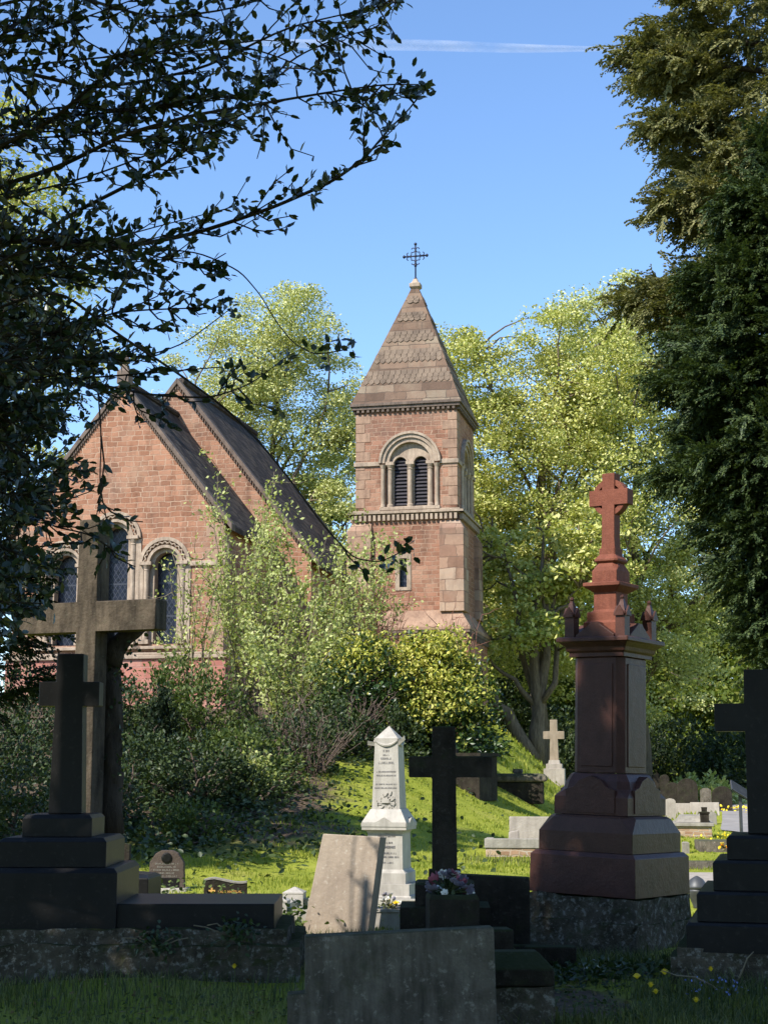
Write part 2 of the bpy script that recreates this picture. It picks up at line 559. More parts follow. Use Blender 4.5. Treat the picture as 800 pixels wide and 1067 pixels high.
def thing(name, label, cat, loc, rz=0., group=None, rx=0., ry=0.):
    o = bpy.data.objects.new(name, None)
    o.empty_display_size = .2
    COL.objects.link(o)
    o.location = loc
    o.rotation_euler = (rx, ry, rz)
    return tag(o, label, cat, group)


def npmesh(name, V, Fc, mat, parent=None, smooth=False):
    """V (n,3); Fc (m,k) equal-sized faces"""
    V = np.ascontiguousarray(V, dtype=np.float32)
    Fc = np.ascontiguousarray(Fc, dtype=np.int32)
    m, k = Fc.shape
    me = bpy.data.meshes.new(name)
    me.vertices.add(len(V))
    me.vertices.foreach_set('co', V.ravel())
    me.loops.add(m * k)
    me.loops.foreach_set('vertex_index', Fc.ravel())
    me.polygons.add(m)
    me.polygons.foreach_set('loop_start', np.arange(0, m * k, k, dtype=np.int32))
    if smooth:
        me.polygons.foreach_set('use_smooth', np.ones(m, dtype=bool))
    me.update(calc_edges=True)
    me.materials.append(M[mat])
    o = bpy.data.objects.new(name, me)
    COL.objects.link(o)
    if parent is not None:
        o.parent = parent
    return o


def unit(a):
    return a / np.maximum(np.linalg.norm(a, axis=-1, keepdims=True), 1e-9)


def scatter(tv, tf, P, D, Nn, L, W):
    """template verts (along, across, up) in units -> arrays for npmesh"""
    tv = np.asarray(tv, float)
    tf = np.asarray(tf, int)
    D = unit(D)
    S = unit(np.cross(Nn, D))
    U = np.cross(D, S)
    n, k = len(P), len(tv)
    L = np.broadcast_to(np.asarray(L, float), (n,))
    W = np.broadcast_to(np.asarray(W, float), (n,))
    V = P[:, None, :] + (tv[None, :, 0, None] * L[:, None, None]) * D[:, None, :] \
        + (tv[None, :, 1, None] * W[:, None, None]) * S[:, None, :] + (tv[None, :, 2, None] * W[:, None, None]) * U[:, None, :]
    Fc = (tf[None] + (np.arange(n) * k)[:, None, None]).reshape(-1, tf.shape[1])
    return V.reshape(-1, 3), Fc


LEAF_V = [(0, 0, 0), (.5, -.5, .16), (1, 0, -.06), (.5, .5, .16)]
LEAF_F = [(0, 1, 2), (0, 2, 3)]
OVAL_V = [(0, 0, 0), (.3, -.42, .14), (.72, -.36, .10), (1, 0, -.08), (.72, .36, .10), (.3, .42, .14), (.5, 0, -.02)]
OVAL_F = [(0, 1, 6), (1, 2, 6), (2, 3, 6), (3, 4, 6), (4, 5, 6), (5, 0, 6)]


def rdir(n, up=0., flat=1.):
    d = rng.normal(size=(n, 3))
    d[:, 2] = d[:, 2] * flat + up
    return unit(d)


def branch_mesh(name, brs, mat, parent=None, sides=6):
    mb = MB()
    for pts, r in brs:
        mb.tube(pts, r, sides if max(r) > .03 else 4)
    return mb.build(name, mat, parent, smooth=True)


def curve_pts(a, b, n=6, sag=0., wob=.05):
    a, b = np.asarray(a, float), np.asarray(b, float)
    L = np.linalg.norm(b - a)
    t = np.linspace(0, 1, n)[:, None]
    p = a + (b - a) * t
    p[:, 2] += sag * L * (t[:, 0] * (1 - t[:, 0])) * 4
    w = rng.normal(size=(n, 3)) * wob * L
    w[0] = w[-1] = 0
    return p + w


# ------------------------------------------------------------------ broadleaf tree
def broadleaf(name, label, base, ells, nclump, nleaf, leaf, mat, trunk_r, group=None, barkm='bark', clump=(.75, 1.65), cat='tree', lean=(0, 0), trunk_top=None, droop=.25):
    bx, by = base
    bz = gzf(bx, by)
    root = thing(name, label, cat, (bx, by, bz - .1), 0, group)
    E = np.array(ells, float)
    vol = E[:, 3] * E[:, 4] * E[:, 5]
    ids = rng.choice(len(E), nclump, p=vol / vol.sum())
    d = rdir(nclump)
    rr = rng.random(nclump) ** (1 / 2.0)
    lump = 1 + .16 * np.sin(d[:, 0] * 5 + ids) * np.sin(d[:, 2] * 6 + ids * 2) + .1 * np.sin(d[:, 1] * 9)
    C = E[ids, :3] + d * E[ids, 3:6] * (rr * lump)[:, None]
    C = C[C[:, 2] > 1.2]
    top = trunk_top or float(E[:, 2].max())
    tz = np.linspace(0, top, 9)
    trunk = np.stack([lean[0] * (tz / top) ** 1.5 + .15 * np.sin(tz * .9), lean[1] * (tz / top) + .12 * np.sin(tz * .7 + 1), tz], 1)
    trunk[0, :2] = 0
    tr = trunk_r * np.interp(tz / top, [0, .06, .5, 1], [1.35, 1, .62, .12])
    brs = [(trunk, tr)]
    nodes = [trunk[3:]]
    rad_n = [tr[3:]]
    for e in E:
        for _ in range(3):
            i = rng.integers(2, 7)
            tgt = e[:3] + rdir(1)[0] * e[3:6] * .7
            if tgt[2] < trunk[i, 2]:
                i = 2
            p = curve_pts(trunk[i], tgt, 8, .08, .03)
            r = np.linspace(tr[i] * .55, .03, 8)
            brs.append((p, r))
            nodes.append(p[2:])
            rad_n.append(r[2:])
    nodes = np.concatenate(nodes)
    for c in C[::2]:
        dd = np.linalg.norm(nodes - c, axis=1) + np.maximum(nodes[:, 2] - c[2], 0) * .7
        j = int(dd.argmin())
        p = curve_pts(nodes[j], c, 5, .10, .04)
        brs.append((p, np.linspace(.055, .012, 5)))
    branch_mesh('trunk', brs, barkm, root)
    n = len(C) * nleaf
    cr = rng.uniform(*clump, len(C))
    q = rdir(n) * (rng.random(n) ** .45)[:, None]
    ci = np.repeat(np.arange(len(C)), nleaf)
    q *= cr[ci][:, None] * np.array([1, 1, .45])
    rr2 = (q[:, 0] ** 2 + q[:, 1] ** 2) / cr[ci]
    q[:, 2] -= droop * rr2
    P = C[ci] + q
    keep = P[:, 2] > .6
    P = P[keep]
    n = len(P)
    D = rdir(n, -.35, .7)
    Nn = rdir(n, 1.1)
    V, Fc = scatter(LEAF_V, LEAF_F, P, D, Nn, rng.uniform(.7, 1.3, n) * leaf, rng.uniform(.7, 1.2, n) * leaf * .7)
    npmesh('crown', V, Fc, mat, root)
    return root


# ------------------------------------------------------------------ conifer with hanging sprays
def frond_template(seed):
    r = np.random.default_rng(seed)
    vs, fs = [], []

    def rh(p, d, l, w, up):
        d = d / np.linalg.norm(d)
        s = np.cross(up, d)
        s /= np.linalg.norm(s)
        b = len(vs)
        vs.extend([p, p + d * l * .45 - s * w, p + d * l, p + d * l * .45 + s * w])
        fs.append((b, b + 1, b + 2, b + 3))
    up = np.array([0, 0, 1.])
    bend = r.normal() * .25
    for i in range(9):
        t = i / 8
        p = np.array([t, bend * t * t, .12 * t - .45 * t * t])
        tang = np.array([1, 2 * bend * t, .12 - .9 * t])
        ll = .40 * (1 - .6 * t) * r.uniform(.55, 1.25)
        rh(p, tang, .19, .032, up)
        for sgn in (-1, 1):
            if r.random() < .15:
                continue
            d = np.array([.85, sgn * (.85 - .4 * t) + r.normal() * .2, -.3 - .5 * t + r.normal() * .3])
            d /= np.linalg.norm(d)
            for k in range(3):
                q = p + d * ll * (k / 3)
                q[2] -= .06 * k * k * ll
                for a in (-1, 1):
                    e = d + np.array([.3, -a * .5, -.12 * k]) * .7 + r.normal(size=3) * .18
                    rh(q, e, ll * r.uniform(.4, .65), .036, up + r.normal(size=3) * .45)
            rh(p + d * ll * .85, d, ll * .4, .034, up)
    return np.array(vs), np.array(fs)


FRONDS = [frond_template(s) for s in (1, 2, 3, 4, 5, 6, 7)]


def conifer(name, label, base, prof, nfr, fl, mat, trunk_r, group=None, cat='conifer', lump=.25, inner=.25, squash=1., seedo=0., boughs=()):
    bx, by = base
    root = thing(name, label, cat, (bx, by, gzf(bx, by) - .1), 0, group)
    pz = np.array([p[0] for p in prof])
    pr = np.array([p[1] for p in prof])
    H = pz.max()
    zz = np.linspace(0, H * .97, 10)
    MB().tube(np.stack([.08 * np.sin(zz), .08 * np.cos(zz * 1.2), zz], 1), trunk_r * np.linspace(1.1, .12, 10), 10).build('trunk', 'bark_dark', root, smooth=True)
    w = np.interp(np.linspace(pz[0], H, 200), pz, pr) + .25
    nb = max(30, nfr // 48)
    zb = rng.choice(np.linspace(pz[0], H, 200), nb, p=w / w.sum())
    ab = rng.random(nb) * 2 * PI
    reach = rng.uniform(.68, 1.1, nb) * (1 + lump * .6 * np.sin(ab * 3 + zb * 1.9 + seedo))
    bi = rng.integers(0, nb, nfr)
    u = rng.normal(size=(nfr, 2))
    Rb = np.interp(zb[bi], pz, pr)
    a = ab[bi] + u[:, 0] * .36 / np.maximum(Rb, .35)
    z = zb[bi] + u[:, 1] * .19 - .12 * u[:, 0] ** 2
    f = reach[bi] * (1 - .10 * (u ** 2).sum(1)) * rng.uniform(.78, 1.02, nfr)
    core = rng.random(nfr) < inner
    a = np.where(core, rng.random(nfr) * 2 * PI, a)
    f = np.where(core, rng.uniform(.3, .72, nfr), f)
    R = np.maximum(np.interp(z, pz, pr) * f - fl * .4, .05)
    P = np.stack([R * np.cos(a), R * np.sin(a) * squash, z], 1)
    for zb_, ab_, rb_ in boughs:      # a few long boughs that reach out of the crown
        m = 110
        uu = rng.uniform(.45, 1, m)
        aa = ab_ + rng.normal(size=m) * .09
        zz2 = zb_ + .35 * uu - .55 * uu ** 3 + rng.normal(size=m) * .13
        rr_ = rb_ * uu - fl * .4
        P = np.concatenate([P, np.stack([rr_ * np.cos(aa), rr_ * np.sin(aa), zz2], 1)])
        a = np.concatenate([a, aa])
        MB().tube([(rb_ * t * .9 * math.cos(ab_), rb_ * t * .9 * math.sin(ab_), zb_ + .35 * t - .55 * t ** 3 - .05) for t in np.linspace(0, 1, 7)], list(np.linspace(.07, .015, 7)), 6).build('bough', 'bark_dark', root, smooth=True)
    nfr = len(P)
    D = np.stack([np.cos(a), np.sin(a), rng.normal(size=nfr) * .25 + .12], 1) + rng.normal(size=(nfr, 3)) * .3
    Nn = np.array([0, 0, 1.]) + rng.normal(size=(nfr, 3)) * .45
    L = rng.uniform(.65, 1.3, nfr) * fl
    VV, FF, o = [], [], 0
    for k, (tv, tf) in enumerate(FRONDS):
        s = slice(k, None, len(FRONDS))
        V, Fc = scatter(tv, tf, P[s], D[s], Nn[s], L[s], L[s])
        VV.append(V)
        FF.append(Fc + o)
        o += len(V)
    npmesh('crown', np.concatenate(VV), np.concatenate(FF), mat, root)
    return root


# ------------------------------------------------------------------ shrubs
def dome_shrub(name, label, base, h, wx, wy, nleaf, leaf, mat, nstem=14, barkm='twig_grey', group=None, cat='shrub', extra=None, ratio=.45, cone=False, inner=.35, sink=.1):
    bx, by = base
    root = thing(name, label, cat, (bx, by, gzf(bx, by) - sink), 0, group)
    ncl = max(10, nleaf // 26)
    d = rdir(ncl)
    d[:, 2] = np.abs(d[:, 2])
    rr = np.where(rng.random(ncl) < inner, rng.uniform(.25, .8, ncl), rng.uniform(.8, 1.08, ncl))
    C = d * rr[:, None]
    if cone:
        zc = rng.random(ncl) ** 1.4
        aa = rng.random(ncl) * 2 * PI
        C = np.stack([np.cos(aa) * (1 - zc) * rr, np.sin(aa) * (1 - zc) * rr, zc], 1)
    C = C * np.array([wx / 2, wy / 2, h * .95])
    cs = rng.uniform(.09, .2, ncl) * min(h, wx) + leaf * .5
    ci = rng.integers(0, ncl, nleaf)
    q = rdir(nleaf) * (rng.random(nleaf) ** .5 * cs[ci])[:, None]
    P = C[ci] + q * np.array([1, 1, .8])
    P[:, 2] = np.abs(P[:, 2])
    n = nleaf
    out = unit(P + np.array([0, 0, .2]))
    D = unit(out + rng.normal(size=(n, 3)) * .6 + np.array([0, 0, -.2]))
    Nn = rdir(n, .8) + out * .5
    V, Fc = scatter(OVAL_V if leaf * F / by > 9 else LEAF_V, OVAL_F if leaf * F / by > 9 else LEAF_F, P, D, Nn, rng.uniform(.65, 1.25, n) * leaf, rng.uniform(.7, 1.2, n) * leaf * ratio * 1.3)
    npmesh('foliage', V, Fc, mat, root)
    brs = []
    for i in range(nstem):
        tgt = C[rng.integers(0, ncl)]
        a = rng.random() * 2 * PI
        brs.append((curve_pts((.1 * math.cos(a) * wx, .1 * math.sin(a) * wy, 0), tgt * 1.02, 6, .06, .05), np.linspace(.035, .008, 6)))
    branch_mesh('stems', brs, barkm, root)
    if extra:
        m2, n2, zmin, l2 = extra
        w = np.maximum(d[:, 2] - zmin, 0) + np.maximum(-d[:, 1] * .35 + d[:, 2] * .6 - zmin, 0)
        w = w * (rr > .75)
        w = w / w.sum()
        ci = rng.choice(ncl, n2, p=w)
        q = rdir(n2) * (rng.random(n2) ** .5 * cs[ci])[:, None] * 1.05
        P = C[ci] * 1.05 + q * np.array([1, 1, .8])
        out = unit(P)
        D = unit(rng.normal(size=(n2, 3)) + np.array([0, -.2, -.4]))
        V, Fc = scatter(OVAL_V, OVAL_F, P, D, rdir(n2, .6) + out * 1.1, rng.uniform(.65, 1.25, n2) * l2, rng.uniform(.7, 1.2, n2) * l2 * ratio * 1.4)
        npmesh('new_growth', V, Fc, m2, root)
    return root


def stem_shrub(name, label, base, h, spread, nst, leaf, mat, per=60, barkm='bark_pale', group=None, cat='shrub', lo=.3, bare=False, rstem=.03):
    bx, by = base
    root = thing(name, label, cat, (bx, by, gzf(bx, by) - .1), 0, group)
    brs, LP, LD = [], [], []
    for i in range(nst):
        a = rng.random() * 2 * PI
        hh = h * rng.uniform(.45, 1.0)
        out = spread * rng.uniform(.1, 1.0) * (1.15 - .55 * hh / h)
        t = np.linspace(0, 1, 9)
        p = np.stack([np.cos(a) * (.12 * spread + out * t ** 1.4), np.sin(a) * (.12 * spread + out * t ** 1.4) * .8, hh * t], 1)
        p += np.cumsum(rng.normal(size=p.shape) * .025 * hh * np.array([1, 1, .2]), 0) * t[:, None]
        brs.append((p, np.linspace(rstem, .006, 9)))
        # side twigs
        ns = 7
        for k in range(ns):
            j = rng.integers(2, 9)
            b = p[min(j, 8)]
            L = hh * rng.uniform(.07, .2)
            d = unit(np.array([[np.cos(a) * .5, np.sin(a) * .5, .8]]) + rng.normal(size=(1, 3)) * .6)[0]
            e = curve_pts(b, b + d * L, 4, -.05, .05)
            brs.append((e, np.linspace(.011, .004, 4)))
            if not bare:
                m = per // 8
                u = rng.random(m)[:, None]
                LP.append(b + d * L * u + rng.normal(size=(m, 3)) * leaf * .9)
                LD.append(np.tile(d, (m, 1)))
        if not bare:
            m = per
            u = lo + (1 - lo) * rng.random(m) ** .8
            LP.append(np.stack([np.interp(u, t, p[:, c]) for c in range(3)], 1) + rng.normal(size=(m, 3)) * leaf * .95)
            LD.append(rdir(m, .5))
    branch_mesh('stems', brs, barkm, root)
    if not bare:
        P = np.concatenate(LP)
        n = len(P)
        D = unit(np.concatenate(LD) + rng.normal(size=(n, 3)) * .7)
        V, Fc = scatter(LEAF_V, LEAF_F, P, D, rdir(n, .7), rng.uniform(.6, 1.3, n) * leaf, rng.uniform(.6, 1.2, n) * leaf * .75)
        npmesh('foliage', V, Fc, mat, root)
    return root


# ================================================================== SETTING: ground, path
def build_ground():
    xs = np.unique(np.concatenate([np.linspace(-700, -40, 24), np.linspace(-40, -9, 32), np.linspace(-9, 16, 140), np.linspace(16, 50, 30), np.linspace(50, 700, 22)]))
    ys = np.unique(np.concatenate([np.linspace(-300, -10, 14), np.linspace(-10, 7, 18), np.linspace(7, 30, 130), np.linspace(30, 80, 110), np.linspace(80, 900, 36)]))
    X, Y = np.meshgrid(xs, ys)
    Z = gz(X, Y)
    V = np.stack([X.ravel(), Y.ravel(), Z.ravel()], 1)
    nx = len(xs)
    i, j = np.meshgrid(np.arange(nx - 1), np.arange(len(ys) - 1))
    a = (j * nx + i).ravel()
    Fc = np.stack([a, a + 1, a + 1 + nx, a + nx], 1)
    o = npmesh('ground', V, Fc, 'ground', smooth=True)
    tag(o, 'grassy cemetery ground rising to a bank on the left', 'ground', kind='structure')


build_ground()


def strip(name, label, pts, w, mat):
    V, Fc = [], []
    sub = []
    for k in range(len(pts) - 1):
        a, b = np.array(pts[k]), np.array(pts[k + 1])
        m = max(2, int(np.linalg.norm(b - a) / .5))
        sub += [a + (b - a) * t for t in np.linspace(0, 1, m, endpoint=False)]
    sub.append(np.array(pts[-1], float))
    sub = np.array(sub)
    tg = unit(np.gradient(sub, axis=0))
    nn = np.stack([-tg[:, 1], tg[:, 0]], 1)
    c = 7
    for i in range(len(sub)):
        for u in np.linspace(-.5, .5, c):
            q = sub[i] + nn[i] * w * u
            V.append((q[0], q[1], gzf(q[0], q[1]) + .025))
    for i in range(len(sub) - 1):
        for k in range(c - 1):
            a = i * c + k
            Fc.append((a, a + c, a + c + 1, a + 1))
    o = npmesh(name, np.array(V), np.array(Fc), mat, smooth=True)
    return tag(o, label, 'path', kind='structure')


strip('path', 'grey tarmac path winding away between the graves on the right', [(24, 27), (14.5, 30.5), (11, 34), (9.9, 39), (11.5, 46), (13.5, 55), (15.2, 64), (22, 80), (40, 110)], 2.6, 'path')

# ================================================================== CHURCH
CH_A = rad(-12.6)
A1 = at(129, 403, 47.0)                       # chancel gable apex
ax = Vector((math.cos(CH_A), math.sin(CH_A), 0))     # building's right
ay = Vector((-math.sin(CH_A), math.cos(CH_A), 0))    # building's back
church = thing('church', 'red sandstone church with twin gables and a tall square bell tower on the rise', 'church', (A1.x, A1.y, 0), CH_A)


def loc_of(p):
    d = Vector(p) - Vector((A1.x, A1.y, 0))
    return Vector((d.dot(ax), d.dot(ay), p[2]))


def local_x(px, py, yl=0.):
    """local x on plane y_local = yl for the photo pixel"""
    d = at(px, py, 1.0) - Vector((0, 0, EYE))
    o = Vector((0, 0, EYE)) - Vector((A1.x, A1.y, 0))
    t = (yl - o.dot(ay)) / d.dot(ay)
    p = o + d * t
    return p.dot(ax), p.z


LC = 4.9
zr1 = A1.z
hw1 = 3.53
ze1 = zr1 - hw1 * 1.28
gbase = 2.2


def arch_poly(cx, w, zs, z0, seg=14):
    """round-headed opening, CCW seen from the front"""
    r = w / 2
    return [(cx - r, z0), (cx + r, z0)] + [(cx + r * math.cos(PI * k / seg), zs + r * math.sin(PI * k / seg)) for k in range(seg + 1)]


# window geometry from the photo
wx_r, z_top = local_x(172.5, 575)
_, z_bot = local_x(172.5, 671)
wx_l, _ = local_x(68.5, 575)
wx_c = (wx_r + wx_l) / 2
ww = .76
wins = [(wx_l, ww, z_top - ww / 2, z_bot), (wx_c, ww + .06, z_top - ww / 2 + .85, z_bot), (wx_r, ww, z_top - ww / 2, z_bot)]
holes = [arch_poly(c, w + .34, zs, z0) for c, w, zs, z0 in wins]
m = MB()
m.extrude([(-hw1, gbase), (hw1, gbase), (hw1, ze1), (0, zr1), (-hw1, ze1)], 0, .5, holes=holes)
m.box(hw1 - .5, hw1, .5, LC + .3, gbase, ze1)
m.box(-hw1, -hw1 + .5, .5, LC + .3, gbase, ze1)
m.box(-hw1 + .5, hw1 - .5, .9, 1.0, gbase, ze1)      # inner dark wall behind the glass
m.build('chancel_wall', 'ashlar', church)
# plinth, string courses
zs_sill = local_x(150, 683)[1]
mb = MB()
mb.box(-hw1 - .14, hw1 + .14, -.14, LC, gbase - .3, zs_sill - .12)
mb.build('plinth', 'plinth', church, .03)
mb = MB()
mb.box(-hw1 - .2, hw1 + .2, -.22, LC, zs_sill - .12, zs_sill)
mb.box(-hw1 - .16, hw1 + .16, -.17, LC, zs_sill, zs_sill + .08)
mb.build('string_course', 'dressing', church, .02)
zimp = wins[2][2]
mb = MB()
mb.box(wx_r + ww / 2 + .42, hw1 + .05, -.07, .25, zimp - .1, zimp + .06)
mb.build('string_course', 'dressing', church, .02)
mb = MB()
mb.box(-hw1 - .05, wx_l - ww / 2 - .42, -.07, .25, zimp - .1, zimp + .06)
mb.build('string_course', 'dressing', church, .02)
# quoins
qmb = {1: MB(), -1: MB()}
k = 0
z = zs_sill + .09
while z < ze1 - .45:
    w = .62 if k % 2 else .38
    for sgn in (1, -1):
        x0, x1 = sorted((sgn * (hw1 - w), sgn * (hw1 + .012)))
        qmb[sgn].box(x0, x1, -.012, .5 if k % 2 == 0 else .72, z, z + .385)
    z += .40
    k += 1
for sgn in (1, -1):
    qmb[sgn].build('quoins', 'quoin', church, .012)


def arch_ring(mb, cx, zs, r, t, y0, y1, seg=20, a0=0., a1=PI, mat=None):
    """half-ring of rectangular section, radius r..r+t"""
    vs, fs = [], []
    for i in range(seg + 1):
        a = a0 + (a1 - a0) * i / seg
        c, s_ = math.cos(a), math.sin(a)
        for rr, y in ((r, y0), (r + t, y0), (r + t, y1), (r, y1)):
            vs.append((cx + rr * c, y, zs + rr * s_))
    for i in range(seg):
        for j in range(4):
            a, b = i * 4 + j, i * 4 + (j + 1) % 4
            fs.append((a, b, b + 4, a + 4))
    fs += [(3, 2, 1, 0), tuple(seg * 4 + j for j in range(4))]
    mb.add(vs, fs, mat)


for c, w, zs, z0 in wins:
    wd = thing('window', '', 'window', (0, 0, 0))
    del wd['category'], wd['label']
    wd.parent = church
    MB().extrude(arch_poly(c, w, zs, z0), .42, .46).build('pane', 'glass', wd)
    mb = MB()
    mb.extrude(arch_poly(c, w + .336, zs, z0), .10, .40, holes=[arch_poly(c, w, zs, z0)])
    arch_ring(mb, c, zs, w / 2 + .13, .09, -.05, .09)
    arch_ring(mb, c, zs, w / 2 + .36, .11, -.08, .02)
    # chevron band
    pts = []
    for i in range(27):
        a = PI * i / 26
        r = w / 2 + .265 + (.06 if i % 2 else .0)
        pts.append((c + r * math.cos(a), -.05, zs + r * math.sin(a)))
    mb.tube(pts, .03, 6)
    mb.build('arch', 'dressing', wd, 0)
    mb = MB()
    for sgn in (-1, 1):
        x = c + sgn * (w / 2 + .22)
        mb.lathe([(.085, z0 + .14), (.085, zs - .22), (.1, zs - .2), (.085, zs - .17), (.15, zs - .04)], 10, cx=x, cy=-.01)
        mb.box(x - .15, x + .15, -.14, .12, z0, z0 + .14)
        mb.box(x - .19, x + .19, -.16, .14, zs - .04, zs + .07)
        x2 = c + sgn * (w / 2 + .40)
        mb.box(x2 - .09, x2 + .09, -.04, .1, z0, zs - .04)
    mb.build('column', 'dressing', wd, .008)
    mb = MB()
    mb.add([(c - w / 2 - .6, -.16, z0 - .16), (c + w / 2 + .6, -.16, z0 - .16), (c + w / 2 + .6, .42, z0 - .16), (c - w / 2 - .6, .42, z0 - .16),
            (c - w / 2 - .6, -.16, z0 - .07), (c + w / 2 + .6, -.16, z0 - .07), (c + w / 2 + .6, .42, z0), (c - w / 2 - .6, .42, z0)],
           [(3, 2, 1, 0), (0, 1, 5, 4), (1, 2, 6, 5), (2, 3, 7, 6), (3, 0, 4, 7), (4, 5, 6, 7)])
    mb.build('sill', 'dressing', wd, .01)

# nave
hw2 = 4.97
apex2 = loc_of(at(185.5, 400, 51.75))
zr2 = apex2.z
sl = 1.28
ze2 = zr2 - hw2 * sl
NY0, NY1 = LC, LC + 9.2
m = MB()
m.extrude([(-hw2, gbase), (hw2, gbase), (hw2, ze2), (0, zr2), (-hw2, ze2)], NY0, NY0 + .5)
m.extrude([(-hw2, gbase), (hw2, gbase), (hw2, ze2), (0, zr2), (-hw2, ze2)], NY1 - .5, NY1)
m.box(hw2 - .5, hw2, NY0 + .5, NY1 - .5, gbase, ze2)
m.box(-hw2, -hw2 + .5, NY0 + .5, NY1 - .5, gbase, ze2)
m.build('nave_wall', 'ashlar', church)


def roof(name, hw, zr, ze, y0, y1, over, th=.16):
    mb = MB()
    dz = over * sl
    for sgn in (1, -1):
        a = [(0, zr + th), (sgn * (hw + over), ze - dz + th), (sgn * (hw + over), ze - dz), (0, zr)]
        if sgn < 0:
            a = a[::-1]
        a = [(x, z) for x, z in a]
        mb.extrude(a[::-1], y0, y1)
    mb.tube([(0, y0 + .05, zr + th + .05), (0, y1, zr + th + .05)], .12, 8)
    return mb.build(name, 'slate', church)


def coping(hw, zr, ze, y0, over, name='coping'):
    mb = MB()
    dz = over * sl
    for sgn in (1, -1):
        a = [(0, zr + .22), (sgn * (hw + over), ze - dz + .22), (sgn * (hw + over), ze - dz - .0), (0, zr - .0)]
        if sgn > 0:
            a = a[::-1]
        mb.extrude(a, y0 - .1, y0 + .26)
        # small corbel teeth under the verge
        L = 58
        for i in range(L):
            t = (i + .5) / L
            x, z = sgn * hw * t, zr - hw * t * sl - .16
            mb.box(x - .022, x + .022, y0 - .06, y0 + .1, z - .0, z + .13)
    return mb.build(name, 'dressing_dark', church, .015)


roof('chancel_roof', hw1, zr1, ze1, .26, LC, .25)
coping(hw1, zr1, ze1, 0, .25)
roof('nave_roof', hw2, zr2, ze2, NY0 + .26, NY1, .3)
coping(hw2, zr2, ze2, NY0, .3)
mb = MB()
mb.sq([(.2, zr1 + .1), (.2, zr1 + .5), (.12, zr1 + .6), (.1, zr1 + .75)], cy=.1)
mb.lathe([(.01, zr1 + .7), (.16, zr1 + .82), (.16, zr1 + .95), (.01, zr1 + 1.1)], 10, cy=.1)
mb.build('finial', 'dressing_dark', church, .01)

# ---- tower
T_FL = loc_of(at(371, 470, 55.5))
T_W = 3.86
tcx = T_FL.x + T_W / 2
tcy = T_FL.y + T_W / 2
YF = 55.1


def zt(py, yl=None):
    """height on the tower's front face plane for a photo row (near the face centre)"""
    return local_x(425, py, (T_FL.y if yl is None else yl))[1]


tower = thing('tower', '', '', (tcx, tcy, 0))
for k_ in ('category', 'label'):
    del tower[k_]
tower.parent = church
H = T_W / 2
z_eave = zt(424)
z_band = zt(536)
z_imp = zt(482)
z_sill2 = zt(528)
z_sk1, z_sk0 = zt(637), zt(655)
bc_x = local_x(427, 490, T_FL.y)[0] - tcx
R_out = 1.13
Ropen = .93
RZ = {0: Matrix.Identity(4), 1: Matrix.Rotation(PI / 2, 4, 'Z'), 2: Matrix.Rotation(PI, 4, 'Z'), 3: Matrix.Rotation(-PI / 2, 4, 'Z')}
m = MB()
slit_x = local_x(420.5, 597, T_FL.y)[0] - tcx
H2 = H + .09
for q in range(4):
    hol = [arch_poly(bc_x if q == 0 else 0, 2 * Ropen, z_imp, z_sill2)] if q in (0, 1) else []
    m.extrude([(-H, z_band), (H, z_band), (H, z_eave), (-H, z_eave)], -H, -H + .3, RZ[q], hol)
    hol = [[(slit_x - .16, zt(612)), (slit_x + .16, zt(612)), (slit_x + .16, zt(582)), (slit_x - .16, zt(582))]] if q == 0 else []
    m.extrude([(-H2, z_sk1 - .1), (H2, z_sk1 - .1), (H2, z_band), (-H2, z_band)], -H2, -H2 + .3, RZ[q], hol)
m.build('tower_wall', 'ashlar_tower', tower)
# lower base
H3 = H + .42
mb = MB()
mb.box(-H3, H3, -H3, H3, 2.5, z_sk0 - .22)
mb.build('tower_base', 'ashlar_tower', tower)
mb = MB()
mb.rings([[(s * x, t * x, z) for s, t in ((1, -1), (1, 1), (-1, 1), (-1, -1))] for x, z in ((H3 + .1, z_sk0 - .1), (H3 + .1, z_sk0), (H2 + .02, z_sk1), (H2 - .2, z_sk1))])
mb.build('weathering_slope', 'quoin', tower)
mb = MB()
mb.box(-H3 - .08, H3 + .08, -H3 - .08, H3 + .08, z_sk0 - .21, z_sk0 - .103)
for q in range(4):
    for i in range(15):
        x = -H3 + (i + .5) * 2 * H3 / 15
        mb.box(x - .07, x + .07, -H3 - .07, -H3 + .05, z_sk0 - .42, z_sk0 - .215, RZ[q])
mb.build('corbel_table', 'dressing_dark', tower)
